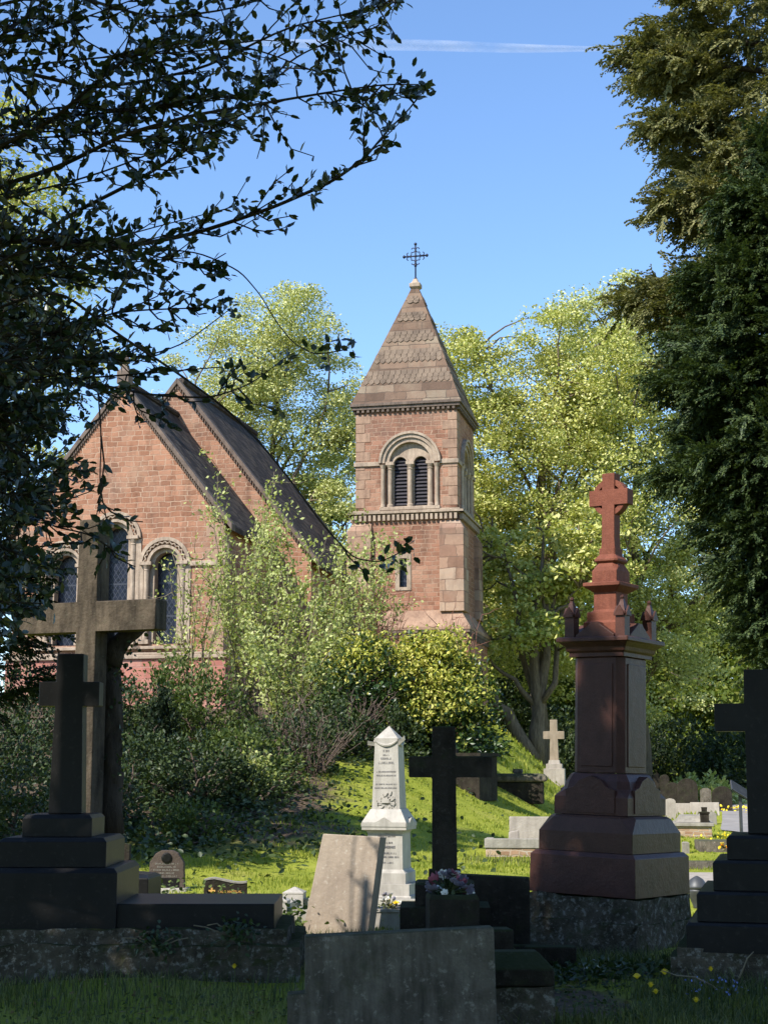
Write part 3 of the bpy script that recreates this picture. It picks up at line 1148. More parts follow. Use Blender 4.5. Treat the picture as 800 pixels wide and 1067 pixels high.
# corner quoins (belfry stage) and clasping buttresses (lower stage)
for q in range(4):
    mb = MB()
    z, k = z_band + .3, 0
    while z < z_eave - .5:
        w = (.55, .34)[k % 2]
        w2 = (.34, .55)[k % 2]
        mb.box(H - w, H + .015, -H - .015, -H + w2, z, z + .345, RZ[q])
        z += .36
        k += 1
    mb.build('quoins', 'quoin', tower, .012)
z_bt = zt(553)
for sx, sy in ((1, -1), (-1, -1), (1, 1), (-1, 1)):
    mb = MB()
    for a, b in ((.85, .20), (.20, .85)):
        x0, x1 = (H2 - a + .12, H2 + (.18 if a > .5 else .2))
        y0, y1 = (H2 - b + .12, H2 + (.2 if a > .5 else .18))
        xs, ys = sorted((sx * x0, sx * x1)), sorted((sy * y0, sy * y1))
        if a > .5:
            ys = sorted((sy * (H2 - .05), sy * (H2 + .2)))
        else:
            xs = sorted((sx * (H2 - .05), sx * (H2 + .2)))
            ys = sorted((sy * (H2 - .75), sy * (H2 + .17)))
        mb.box(xs[0], xs[1], ys[0], ys[1], z_sk1 - .05, z_bt)
        cx_, cy_ = sum(xs) / 2, sum(ys) / 2
        mb.rings([[(xs[0], ys[0], z_bt + .001), (xs[1], ys[0], z_bt + .001), (xs[1], ys[1], z_bt + .001), (xs[0], ys[1], z_bt + .001)],
                  [(max(xs[0], -H2 - .01), max(ys[0], -H2 - .01), z_bt + .32), (min(xs[1], H2 + .01), max(ys[0], -H2 - .01), z_bt + .32), (min(xs[1], H2 + .01), min(ys[1], H2 + .01), z_bt + .32), (max(xs[0], -H2 - .01), min(ys[1], H2 + .01), z_bt + .32)]])
    mb.build('buttress', 'buttress', tower, .015)
# strings
mb = MB()
mb.box(-H - .1, H + .1, -H - .1, H + .1, z_band - .02, z_band + .18)
for q in range(4):
    for i in range(22):
        x = -H - .05 + (i + .5) * (2 * H + .1) / 22
        mb.box(x - .052, x + .052, -H - .22, -H + .02, z_band - .24, z_band - .024, RZ[q])
    mb.box(-H - .26 + .002 * q, H + .26, -H - .26, -H + .02, z_band + .02, z_band + .1, RZ[q])
mb.build('corbel_table', 'dressing', tower)
for q in range(4):
    b0 = bc_x if q == 0 else 0
    for x0, x1 in ((-H - .06, b0 - R_out - .02), (b0 + R_out + .02, H + .06)):
        mb = MB()
        mb.box(x0, x1, -H - .07 - .001 * q, -H + .05, z_imp - .09, z_imp + .07, RZ[q])
        mb.build('string_course', 'dressing', tower, .01)
# belfry openings on the front and the right-hand side
for q in (0, 1):
    b0 = bc_x if q == 0 else 0
    bw_ = thing('belfry_window', '', '', (0, 0, 0))
    for k_ in ('category', 'label'):
        del bw_[k_]
    bw_.parent = tower
    off = Matrix.Rotation(PI / 2 * q, 4, 'Z')
    mb = MB()
    lw = .50
    lx = (-.385, .385)
    zl = z_imp - .02
    hl = [arch_poly(b0 + x, lw, zl + .02, z_sill2 + .06, 10) for x in lx]
    mb.extrude(arch_poly(b0, 2 * Ropen, z_imp, z_sill2), -H + .16, -H + .27, off, hl)
    arch_ring(mb, b0, z_imp, Ropen - .14, .15, -H - .02, -H + .155, mat=off)
    arch_ring(mb, b0, z_imp, Ropen + .02, .13, -H - .09, -H + .05, mat=off)
    arch_ring(mb, b0, z_imp, Ropen + .16, .09, -H - .15, -H + .05, mat=off)
    for x in lx:
        arch_ring(mb, b0 + x, zl + .02, lw / 2, .07, -H + .09, -H + .155, 12, mat=off)
    mb.build('arch', 'dressing', bw_)
    mb = MB()
    for x in (-.77, 0, .77, -.60 + .0, .60):
        r = .085 if abs(x) != .60 else .07
        if abs(x) == .60:
            continue
        mb.lathe([(r + .04, z_sill2 + .0), (r + .04, z_sill2 + .1), (r, z_sill2 + .13), (r, zl - .24), (r + .03, zl - .21), (r, zl - .18), (r + .07, zl - .05)], 10, off, cx=b0 + x, cy=-H + .06)
        mb.box(b0 + x - .16, b0 + x + .16, -H - .06, -H + .15, zl - .05, zl + .07, off)
    for x in (-Ropen - .1, Ropen + .1):
        mb.lathe([(.1, z_sill2), (.075, z_sill2 + .13), (.075, zl - .2), (.13, zl - .05)], 10, off, cx=b0 + x, cy=-H - .03)
    mb.build('column', 'dressing', bw_)
    mb = MB()
    n_l = 13
    for x in lx:
        for i in range(n_l):
            zz = z_sill2 + .1 + (zl + .22 - z_sill2 - .1) * i / n_l
            mb.add([(b0 + x - lw / 2, -H + .19, zz), (b0 + x + lw / 2, -H + .19, zz), (b0 + x + lw / 2, -H + .30, zz + .12), (b0 + x - lw / 2, -H + .30, zz + .12),
                    (b0 + x - lw / 2, -H + .19, zz + .025), (b0 + x + lw / 2, -H + .19, zz + .025), (b0 + x + lw / 2, -H + .30, zz + .145), (b0 + x - lw / 2, -H + .30, zz + .145)],
                   [(3, 2, 1, 0), (0, 1, 5, 4), (1, 2, 6, 5), (2, 3, 7, 6), (3, 0, 4, 7), (4, 5, 6, 7)], off)
    mb.build('louvre', 'louvre', bw_)
    mb = MB()
    mb.box(b0 - 1.15, b0 + 1.15, -H - .12, -H + .28, z_sill2 - .13, z_sill2 - .001, off)
    mb.build('sill', 'dressing', bw_, .02)
mb = MB()
mb.box(-H + .32, H - .32, -H + .34, H - .34, z_sk1, z_eave - .1)
mb.build('inner_lining', 'louvre', tower)
# slit window
mb = MB()
z0, z1 = zt(612), zt(582)
mb.extrude([(slit_x - .30, z0 - .12), (slit_x + .30, z0 - .12), (slit_x + .30, z1 + .18), (slit_x - .30, z1 + .18)], -H2 - .03, -H2 + .12,
           holes=[[(slit_x - .14, z0), (slit_x + .14, z0), (slit_x + .14, z1), (slit_x - .14, z1)]])
sf = mb.build('slit_window', 'dressing', tower)
MB().box(slit_x - .16, slit_x + .16, -H2 + .16, -H2 + .2, z0 - .02, z1 + .02).build('pane', 'glass', sf)
# roof: eaves cornice and pyramidal stone spire
EH = H + .2
mb = MB()
mb.box(-EH + .06, EH - .06, -EH + .06, EH - .06, z_eave - .06, z_eave + .06)
for q in range(4):
    for i in range(20):
        x = -H + (i + .5) * 2 * H / 20
        mb.box(x - .05, x + .05, -H - .12, -H + .02, z_eave - .17, z_eave - .062, RZ[q])
mb.box(-EH, EH, -EH, EH, z_eave + .062, z_eave + .17)
mb.build('cornice', 'dressing_dark', tower, .012)
z_ap = zt(303, T_FL.y + H)
zb = z_eave + .171
mb = MB()
Hs = z_ap - zb
mb.rings([[(s * x, t * x, z) for s, t in ((1, -1), (1, 1), (-1, 1), (-1, -1))] for x, z in ((EH - .01, zb), (EH - .06, zb + .06), (.16, z_ap))])
spire = mb.build('spire', 'spire', tower)
# bands of lozenge stone scales
bands = [(.155, .255), (.335, .435), (.515, .60), (.70, .77), (.86, .92)]
slen = math.hypot(Hs, EH - .1)
for b0_, b1_ in bands:
    mb = MB()
    for q in range(4):
        rows = 3
        for r_ in range(rows):
            t0 = b0_ + (b1_ - b0_) * r_ / rows
            t1 = b0_ + (b1_ - b0_) * (r_ + 1.25) / rows
            hw_ = (EH - .06) * (1 - t0) - .03
            n_ = max(2, int(2 * hw_ / .22))
            for i in range(n_):
                xa = -hw_ + 2 * hw_ * (i + (.25 if r_ % 2 else 0)) / (n_ + .25)
                xb = xa + 2 * hw_ / (n_ + .25)
                xm = (xa + xb) / 2

                def sp(x, t, lift):
                    y = -((EH - .06) * (1 - t) + .16 * t)
                    return (x, y - lift * .9, zb + .06 + Hs * t + lift * .35)
                d_ = .022
                lo, mi = t0 - (t1 - t0) * .25, t0 + (t1 - t0) * .15
                pts = [sp(xm, lo, d_), sp(xb - .012, mi, d_), sp(xb - .012, t1, .012), sp(xa + .012, t1, .012), sp(xa + .012, mi, d_),
                       sp(xm, lo, -.02), sp(xb - .012, mi, -.02), sp(xb - .012, t1, -.02), sp(xa + .012, t1, -.02), sp(xa + .012, mi, -.02)]
                mb.add(pts, [(0, 1, 2, 3, 4), (0, 5, 6, 1), (1, 6, 7, 2), (4, 9, 5, 0), (3, 8, 9, 4)], RZ[q])
    mb.build('scale_band', 'scale_tile', tower)
mb = MB()
mb.sq([(.10, z_ap - .1), (.13, z_ap + .02), (.22, z_ap + .1), (.22, z_ap + .24), (.14, z_ap + .3), (.08, z_ap + .45)], ch=.03)
mb.build('finial', 'dressing', tower)
# wrought iron cross with scroll work
z0 = z_ap + .4
zc = zt(267.5, T_FL.y + H)
z1 = zt(255, T_FL.y + H)
mb = MB()
mb.tube([(0, 0, z0), (0, 0, z1)], .032, 8)
mb.tube([(-.46, 0, zc), (.46, 0, zc)], .032, 8)
for p in ((0, 0, z1), (-.46, 0, zc), (.46, 0, zc), (0, 0, zc), (0, 0, z0 + .62), (0, 0, z0 + .08)):
    mb.lathe([(.005, p[2] - .075), (.06, p[2] - .03), (.06, p[2] + .03), (.005, p[2] + .075)], 8, cx=p[0], cy=p[1])
for a in range(4):
    for s in (-1, 1):
        pts = []
        for i in range(13):
            t = i / 12 * 1.6 * PI
            r = .115 - .05 * i / 12
            u, v = .27 + r * math.cos(t + PI * .8), s * (.10 + r * math.sin(t + PI * .8) * .9)
            c, s_ = math.cos(a * PI / 2), math.sin(a * PI / 2)
            pts.append((u * c - v * s_, 0, zc + u * s_ + v * c))
        mb.tube(pts, .02, 5)
mb.build('iron_cross', 'iron', tower, smooth=True)

# ================================================================== FOREGROUND MONUMENTS
# ---- tall red granite monument with wheel-head cross
MY = 14.05
mo = at(634.5, 960, MY)
mon = thing('red_granite_monument', 'tall polished red granite monument with pinnacles and a wheel cross on top', 'grave monument', (mo.x, MY, gzf(mo.x, MY)), rad(-37))
mon.rotation_euler = (Matrix.Rotation(rad(1.6), 3, 'Y') @ Matrix.Rotation(rad(-37), 3, 'Z')).to_euler()   # it leans a little
ZG = gzf(mo.x, MY)


def zm(py, Y=MY):
    return zpx(py, Y) - ZG


YN = MY - .62    # depth of the nearest corner low down
mb = MB()
zb0, zb1 = zm(963, YN), zm(937, YN)
mb.roughbox(-.56, .56, -.56, .56, -.15, zb0, .045, .026, 3.1, freq=5.)
mb.roughbox(-.535, .535, -.535, .535, zb0 - .01, zb1, .045, .022, 8.1, freq=5.)
mb.build('rough_base', 'mossy', mon)
z1, z2, z3, z4 = zm(891, YN), zm(851, YN + .1), zm(806, YN + .2), zm(684, MY - .35)
mb = MB()
mb.sq([(.535, zb1 + .012), (.53, z1 - .03), (.50, z1), (.495, z1 + .006)], ch=.004)
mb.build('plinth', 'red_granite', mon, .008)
mb = MB()
mb.sq([(.475, z1 + .008, .004), (.475, z1 + (z2 - z1) * .55, .004), (.44, z2 - .02, .10), (.405, z2, .09)])
mb.build('plinth', 'red_granite_lichen', mon, .008, label='middle plinth block with broached corners and a greenish side')
mb = MB()
zz = z2 + .004
h_ = z3 - z2
mb.sq([(.375, zz, .004), (.375, zz + h_ * .42, .004), (.345, zz + h_ * .62, .09), (.325, zz + h_ * .8, .08), (.285, z3 - .01, .06), (.27, z3, .06)])
for q in range(4):   # lobed shield on each face
    pts = [(-.25, zz + .02), (.25, zz + .02), (.25, zz + h_ * .60), (.17, zz + h_ * .66), (.11, zz + h_ * .82), (0, zz + h_ * .93), (-.11, zz + h_ * .82), (-.17, zz + h_ * .66), (-.25, zz + h_ * .60)]
    mb.extrude(pts, -.385, -.28, RZ[q])
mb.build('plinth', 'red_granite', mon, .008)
mb = MB()
mb.sq([(.262, z3 + .003, .06), (.262, z4, .06)])
for q in range(4):   # raised die panels
    mb.box(-.165, .165, -.272, -.25, z3 + .06, z4 - .06, RZ[q])
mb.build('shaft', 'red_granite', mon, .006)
zc0, zc1 = z4 + .003, zm(663, MY - .35)
hc = zc1 - zc0
mb = MB()
mb.sq([(.285, zc0), (.285, zc0 + hc * .22), (.305, zc0 + hc * .3), (.31, zc0 + hc * .48), (.355, zc0 + hc * .72), (.375, zc0 + hc * .76), (.375, zc1 - .01), (.365, zc1)], ch=.01)
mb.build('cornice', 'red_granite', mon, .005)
mb = MB()
for q in range(4):
    pts = [(-.2, zc1 + .002), (.2, zc1 + .002), (.2, zc1 + .02), (.06, zc1 + .115), (.04, zc1 + .14), (-.04, zc1 + .14), (-.06, zc1 + .115), (-.2, zc1 + .02)]
    mb.extrude(pts, -.31, -.23, RZ[q])
mb.build('gablet', 'red_granite', mon, .005)
for sx, sy in ((1, -1), (1, 1), (-1, 1), (-1, -1)):
    mb = MB()
    c = .265
    mb.sq([(.048, zc1 + .002), (.048, zc1 + .20), (.054, zc1 + .205), (.054, zc1 + .225), (.044, zc1 + .235), (.016, zc1 + .33), (.014, zc1 + .345)], cx=sx * c, cy=sy * c)
    mb.lathe([(.004, zc1 + .34), (.022, zc1 + .355), (.022, zc1 + .37), (.004, zc1 + .385)], 8, cx=sx * c, cy=sy * c)
    for q in range(4):
        mb.extrude([(-.045, zc1 + .19), (.045, zc1 + .19), (.045, zc1 + .215), (0, zc1 + .285), (-.045, zc1 + .215)], -.068, -.05, Matrix.Translation((sx * c, sy * c, 0)) @ RZ[q])
    mb.build('pinnacle', 'red_granite', mon, .003)
za, zb_, zc_, zd, ze_, zf = zm(648), zm(638), zm(616), zm(608), zm(588), zm(572)
mb = MB()
mb.sq([(.19, zc1 + .001), (.19, za - .02), (.165, za), (.165, zb_ - .012), (.13, zb_), (.118, zb_ + .02), (.118, zc_ - .02), (.14, zc_ - .005), (.195, zc_ + .035), (.195, zd - .008), (.17, zd)], ch=.006)
mb.sq([(.132, zd + .001, .005), (.132, zd + (ze_ - zd) * .6, .005), (.125, zd + (ze_ - zd) * .8, .04), (.105, ze_, .035)])
mb.sq([(.10, ze_ + .001, .02), (.125, ze_ + .02, .03), (.125, ze_ + .04, .03), (.085, ze_ + .085, .012), (.085, zf, .012)])
mb.build('upper_pedestal', 'sunlit_red_granite', mon, .004)
mb = MB()
zt_, zar0, zar1 = zm(494), zm(527), zm(511)
cw, aw, dp = .066, .205, .06
mb.extrude([(-cw - .008, zf + .001), (cw + .008, zf + .001), (cw, zf + .1), (cw, zar0), (aw, zar0), (aw, zar1), (cw, zar1), (cw, zt_), (-cw, zt_), (-cw, zar1), (-aw, zar1), (-aw, zar0), (-cw, zar0), (-cw, zf + .1)], -dp, dp)
zc2 = (zar0 + zar1) / 2
for k in range(4):
    arch_ring(mb, 0, zc2, .128, .052, -.045, .045, 8, PI / 2 * k + .30, PI / 2 * (k + 1) - .30)
mb.build('wheel_cross', 'sunlit_red_granite', mon, .005)


# ---- generic latin cross profile
def cross_poly(z0, z1, cw0, cw1, aw, za0, za1, aw_drop=0.):
    return [(-cw0, z0), (cw0, z0), (cw1, za0), (aw, za0), (aw, za1), (cw1, za1), (cw1 * .97, z1), (-cw1 * .97, z1), (-cw1, za1), (-aw, za1), (-aw, za0), (-cw1, za0)]


# ---- left black cross on stepped base
LY = 12.35
lo_ = at(66, 900, LY)
lg = gzf(lo_.x, LY)
lc = thing('stepped_cross_grave', 'black granite cross on three steps at the far left with long low kerb', 'grave monument', (lo_.x, LY, lg))


def zl_(py, Y=LY):
    return zpx(py, Y) - lg


s = LY / F
pz = zl_(1008, LY - .6)
mb = MB()
mb.roughbox(-.95, at(311, 980, LY - .62).x - lo_.x, -.66, .66, -.12, zl_(985, LY - .62), .05, .032, 1.3, freq=4.)
mb.roughbox(-.9, at(299, 980, LY - .55).x - lo_.x, -.58, .58, zl_(987, LY - .62), zl_(969, LY - .58), .05, .026, 5.3, freq=4.)
mb.build('rough_base', 'mossy', lc)
mb = MB()
zk0 = zl_(967, LY - .5)
mb.box(.515, at(286, 960, LY - .45).x - lo_.x, -.48, .48, zk0 - .03, zl_(942, LY - .5))
mb.build('kerb', 'black_granite', lc, .008)
mb = MB()
za, zb_, zc_, zd = zl_(905, LY - .52), zl_(873, LY - .38), zl_(849, LY - .26), zl_(682)
mb.sq([(.53, zk0 - .03), (.53, za - .035), (.50, za), (.49, za + .002)], ch=.004)
mb.build('step', 'black_granite', lc, .006)
mb = MB()
mb.sq([(.42, za + .003), (.42, zb_ - .03), (.39, zb_), (.38, zb_ + .002)], ch=.004)
mb.build('step', 'black_granite', lc, .006)
mb = MB()
mb.sq([(.275, zb_ + .003), (.275, zc_ - .03), (.25, zc_), (.24, zc_ + .002)], ch=.004)
mb.build('step', 'black_granite', lc, .006)
mb = MB()
mb.extrude(cross_poly(zc_ + .003, zd, .135, .112, .245, zl_(736), zl_(711)), -.09, .09, Matrix.Translation((.02, 0, 0)))
mb.build('cross', 'black_granite', lc, .006)

# ---- big brown sandstone cross behind it
BY = 13.9
bo = at(93, 750, BY)
bg = gzf(bo.x, BY)
bc = thing('sandstone_cross', 'large weathered brown sandstone cross behind the stepped black cross', 'grave cross', (bo.x, BY, bg), rad(-22))


def zbq(py, Y=BY):
    return zpx(py, Y) - bg


mb = MB()
mb.extrude(cross_poly(.5, zbq(543), .118, .108, .735, zbq(659), zbq(628)), -.105, .105)
mb.build('cross', 'sandstone_grave', bc, .012)
mb = MB()
mb.sq([(.5, -.1), (.5, .28), (.46, .3), (.32, .301), (.32, .55), (.28, .58)])
mb.build('pedestal', 'sandstone_grave', bc, .012)
# dead ivy climbing on its back
iv = thing('dead_ivy', 'thick dark dead ivy stem clinging to the sandstone cross under its arm', 'ivy', at(114, 850, BY + .16))
ib = iv.location
brs = []
for dx, y0, y1, w in ((0, 870, 640, .10), (.03, 850, 700, .07), (-.02, 800, 650, .08)):
    p0, p1 = at(117 + dx * 100, y0, BY + .17) - ib, at(112 + dx * 60, y1, BY + .17) - ib
    brs.append((curve_pts(p0, p1, 9, 0, .02), w * (1 + .3 * rng.random(9))))
p = [at(114, 690, BY + .17) - ib, at(121, 675, BY + .15) - ib, at(131, 664, BY + .13) - ib, at(142, 657, BY + .1) - ib, at(150, 652, BY + .08) - ib]
brs.append((np.array([tuple(q) for q in p]), np.array([.13, .10, .08, .07, .05])))
branch_mesh('stem', brs, 'bark_dark', iv, 8)
n = 420
u = rng.random(n)
P = np.stack([np.interp(u, [0, .8, 1], [.03, -.02, .25]), np.full(n, 0.), np.interp(u, [0, 1], [0, at(0, 655, BY).z - ib.z])], 1) + rng.normal(size=(n, 3)) * np.array([.07, .05, .05])
V, Fc = scatter(OVAL_V, OVAL_F, P, rdir(n, -.4), rdir(n, .3) + np.array([0, -.8, 0]), rng.uniform(.03, .06, n), rng.uniform(.03, .05, n))
npmesh('foliage', V, Fc, 'ivy', iv)

# ---- right black cross on stepped base
RY = 12.0
ro = at(812, 900, RY)
rg = gzf(ro.x, RY)
rc = thing('stepped_cross_grave', 'tall black cross on four black steps at the right-hand frame edge', 'grave monument', (ro.x, RY, rg), rad(-15))


def zr_(py, Y=RY):
    return zpx(py, Y) - rg


mb = MB()
mb.roughbox(-.80, .9, -.72, .72, -.12, zr_(1000, RY - .68), .07, .018, 2.7)
mb.roughbox(-.765, .86, -.69, .69, zr_(1001, RY - .68), zr_(991, RY - .68), .07, .012, 4.7)
mb.build('rough_base', 'mossy', rc)
zq = [zr_(991, RY - .6), zr_(963, RY - .6), zr_(930, RY - .5), zr_(897, RY - .4), zr_(871, RY - .3)]
hs = [.69, .61, .49, .385]
for i in range(4):
    mb = MB()
    mb.sq([(hs[i], zq[i] + (.003 if i else -.02)), (hs[i], zq[i + 1] - .02), (hs[i] - .02, zq[i + 1]), (hs[i] - .04, zq[i + 1] + .001)], ch=.004)
    mb.build('step', 'black_granite', rc, .006)
mb = MB()
mb.extrude(cross_poly(zq[4] + .004, zr_(698), .23, .222, .455, zr_(762), zr_(733)), -.09, .09)
mb.build('cross', 'black_granite', rc, .006)

# ---- foreground grey slab headstone seen from behind
SY = 8.9
so_ = at(416, 1030, SY)
sg = gzf(so_.x, SY)
sl_ = thing('slab_headstone', 'broad pitted grey headstone with stepped shoulder, nearest in the foreground', 'headstone', (so_.x, SY, sg), rad(4), None, 0, rad(-.6))
W2 = .535
zt0, zsd = zpx(969, SY) - sg, zpx(1031, SY) - sg
mb = MB()
mb.extrude([(-W2 - .10, -.1), (W2 + .02, -.1), (W2 + .01, zt0 + .012), (-W2, zt0 - .02), (-W2, zsd), (-W2 - .10, zsd - .006)], -.07, .07)
mb.build('slab', 'grey_slab', sl_, .01)

# ---- coped corner block right of it
ko = at(546, 1050, 9.6)
kb = thing('coped_grave_block', 'low dark coped block on rough stones beside the foreground slab', 'grave kerb', (ko.x - .03, 9.6, gzf(ko.x, 9.6)), rad(4))
zA, zB, zC = [zpx(v, 9.42) - kb.location.z for v in (1028, 1010, 994)]
mb = MB()
mb.rings([[(-.40, -.18, zA), (.19, -.18, zA), (.19, .18, zA), (-.40, .18, zA)], [(-.40, -.18, zB), (.19, -.18, zB), (.19, .18, zB), (-.40, .18, zB)], [(-.40, -.06, zC), (.11, -.06, zC), (.11, .06, zC), (-.40, .06, zC)]])
mb.build('coping', 'dark_stone', kb, .012)
mb = MB()
mb.roughbox(-.39, .18, -.17, .17, -.1, zA - .004, .05, .018, 6.)
mb.build('rough_base', 'mossy', kb)

# ---- dark stone cross with flowers
DY = 12.6
do = at(463, 905, DY)
dg = gzf(do.x, DY)
dc = thing('dark_stone_cross', 'plain dark stone Latin cross behind the flower vase in the middle', 'grave cross', (do.x, DY, dg), rad(-2))


def zd_(py, Y=DY):
    return zpx(py, Y) - dg


mb = MB()
cp = cross_poly(zd_(908), zd_(757), .103, .099, .345, zd_(810), zd_(788))
mb.extrude([((-.29 if x < -.2 else .40 if x > .2 else x), z) for x, z in cp], -.07, .07)
mb.build('cross', 'dark_stone', dc, .012)
mb = MB()
mb.sq([(.24, zd_(941)), (.24, zd_(922, DY - .24) - .002), (.22, zd_(922, DY - .24) + .012)], aspect=.9)
mb.sq([(.13, zd_(922) - .0), (.13, zd_(906))], aspect=.8)
mb.build('pedestal', 'dark_stone', dc, .012)
mb = MB()
mb.sq([(.36, -.1), (.36, zd_(942) - .002)], aspect=.8)
mb.build('plinth', 'dark_stone', dc, .012)

# low dark headstone behind, to the right
ho = at(510, 950, 13.3)
hd = thing('low_headstone', 'low wide dark stone slab set between the plain dark cross and red monument', 'headstone', (ho.x, 13.3, gzf(ho.x, 13.3)), rad(-6))
mb = MB()
zz = zpx(910, 13.3) - hd.location.z
mb.extrude([(-.36, -.1), (.345, -.1), (.345, zz - .03), (-.36, zz)], -.07, .07)
mb.build('slab', 'dark_stone', hd, .01)
mb = MB()
mb.box(-.42, .42, -.16, .16, -.1, .12)
mb.build('base', 'dark_stone', hd, .012)


def petals(mbs, c, r, kinds):
    """one artificial bloom: layered cupped petals into mbs[kind]"""
    k = kinds[rng.integers(0, len(kinds))]
    d = rdir(1, .8)[0]
    D0 = Vector(d)
    a = D0.orthogonal().normalized()
    b = D0.cross(a)
    for ring, (nr, tilt) in enumerate(((6, .35), (5, .9))):
        for i in range(nr):
            q = 2 * PI * i / nr + ring * .5
            o = a * math.cos(q) + b * math.sin(q)
            t = a * -math.sin(q) + b * math.cos(q)
            L = r * (1 - .25 * ring)
            tip = Vector(c) + o * L * math.cos(tilt) + D0 * L * math.sin(tilt)
            mid = Vector(c) + (o * math.cos(tilt * .7) + D0 * math.sin(tilt * .7)) * L * .6
            w = L * .42
            mbs[k].add([Vector(c), mid - t * w, tip - t * w * .4 + D0 * .1 * L, tip + t * w * .4 + D0 * .1 * L, mid + t * w], [(0, 1, 2, 3, 4)])


def flowers(root, cen, rx, rz, n, r, kinds, leafm='ivy', nl=60):
    st = MB()
    for i in range(n):
        d = rdir(1, .5)[0]
        d[2] = abs(d[2])
        c = Vector(cen) + Vector((d[0] * rx, d[1] * rx * .8, d[2] * rz))
        one = {k: MB() for k in kinds}
        petals(one, c, r * rng.uniform(.75, 1.2), kinds)
        for k in kinds:
            if one[k].v:
                one[k].build('bloom', k, root)
        st.tube([Vector(cen), c], .004, 4)
    st.build('flower_stems', 'weed', root)
    d = rdir(nl, .2)
    P = np.array(cen) + d * np.array([rx, rx * .8, rz]) * rng.uniform(.3, 1, (nl, 1))
    V, Fc = scatter(OVAL_V, OVAL_F, P, rdir(nl, .1), rdir(nl, .8), rng.uniform(.7, 1.2, nl) * r * 1.4, r * .8)
    npmesh('foliage', V, Fc, leafm, root)


fo = at(471, 965, 11.9)
fv = thing('flower_vase', 'square stone grave vase of faded pink and lilac artificial flowers', 'flower vase', (fo.x, 11.9, 0), rad(3))
fz0, fz1 = zpx(968, 11.9), zpx(931, 11.9)
mb = MB()
mb.sq([(.19, fz0 - .2), (.19, fz1 - .03), (.175, fz1), (.13, fz1 + .002), (.12, fz1 - .03)])
mb.build('vase', 'dark_stone', fv, .008)
flowers(fv, (-.03, 0, fz1), .17, .15, 34, .042, ['pink_petal', 'lilac_petal', 'lilac_petal', 'white_petal'])
# the stone the vase stands on
st_ = thing('grave_step', 'low dark stone step under the flower vase', 'grave kerb', (at(462, 980, 11.9).x, 11.9, 0))
mb = MB()
mb.box(-.38, .40, -.24, .24, -.1, fz0 - .201)
mb.build('step', 'dark_stone', st_, .012)

# ---- leaning tan headstone
TY = 14.6
to = at(352, 965, TY)
tl = thing('leaning_headstone', 'plain tan headstone leaning to the right, pale front and black edge', 'headstone', (to.x, TY, gzf(to.x, TY) - .04), rad(-20), None, rad(-4), rad(7.5))
hh = zpx(863, TY) - zpx(965, TY) + .08
mb = MB()
mb.extrude([(-.345, -.1), (.32, -.1), (.30, hh + .045), (-.28, hh - .01)], -.09, .09)
mb.build('slab', 'tilted', tl, .008)

# ---- white marble obelisk
OY = 18.0
oo = at(405.5, 945, OY)
og = gzf(oo.x, OY)
ob = thing('marble_obelisk', 'white marble obelisk with lettering and carved swag on the sunlit grass', 'grave monument', (oo.x, OY, og), rad(-14))
ob.scale = (.93, .93, 1)


def zo(py, Y=OY - .25):
    return zpx(py, Y) - og


px_ = OY / F
z_a, z_b, z_c, z_d, z_e, z_f, z_g, z_h = [zo(v) for v in (933, 921, 908, 866, 846, 756, 852, 769)]
mb = MB()
mb.sq([(.36, -.15), (.36, z_a - .01), (.35, z_a), (.335, z_a + .001), (.335, z_b + .0), (.31, z_b + .002)])
mb.sq([(.275, z_b + .003), (.275, z_c - .02), (.25, z_c), (.235, z_c + .02)])
mb.build('base', 'marble', ob, .006)
mb = MB()
mb.sq([(.228, z_c + .02), (.222, z_d - .03), (.24, z_d), (.285, z_d + .012)])
mb.sq([(.285, z_d + .013), (.285, z_d + .10), (.20, z_e + .02), (.195, z_e + .03)])
for q in range(4):
    mb.extrude([(-.285, z_d + .05), (.285, z_d + .05), (.285, z_d + .09), (.13, z_d + .09), (0, z_d + .155), (-.13, z_d + .09), (-.285, z_d + .09)], -.293, -.2, RZ[q])
mb.build('die', 'marble', ob, .004)
mb = MB()
mb.sq([(.18, z_e + .031), (.148, z_h), (.004, z_f)])
zsw = zo(778)
for q in range(4):   # swag of drapery under the point
    pts = []
    for i in range(9):
        t = -1 + i / 4
        pts.append((t * .14, -.158, z_h - .03 - .055 * (1 - t * t)))
    mb.tube(pts, [.012 + .008 * (1 - abs(-1 + i / 4)) for i in range(9)], 6, RZ[q])
    mb.extrude([(-.147, z_h - .03), (-.07, z_h - .07), (0, z_h - .08), (.07, z_h - .07), (.147, z_h - .03), (.147, z_h), (-.147, z_h)], -.16, -.13, RZ[q])
for sx in (-1, 1):   # loose ribbon ends at the corners
    mb.add([(sx * .14, -.15, z_h - .05), (sx * .24, -.18, z_h - .0 + sx * .03), (sx * .245, -.16, z_h - .05 + sx * .03), (sx * .15, -.14, z_h - .09),
            (sx * .14, -.12, z_h - .05), (sx * .24, -.15, z_h - .0 + sx * .03), (sx * .245, -.13, z_h - .05 + sx * .03), (sx * .15, -.11, z_h - .09)],
           [(0, 1, 2, 3), (7, 6, 5, 4), (0, 4, 5, 1), (1, 5, 6, 2), (2, 6, 7, 3), (3, 7, 4, 0)])
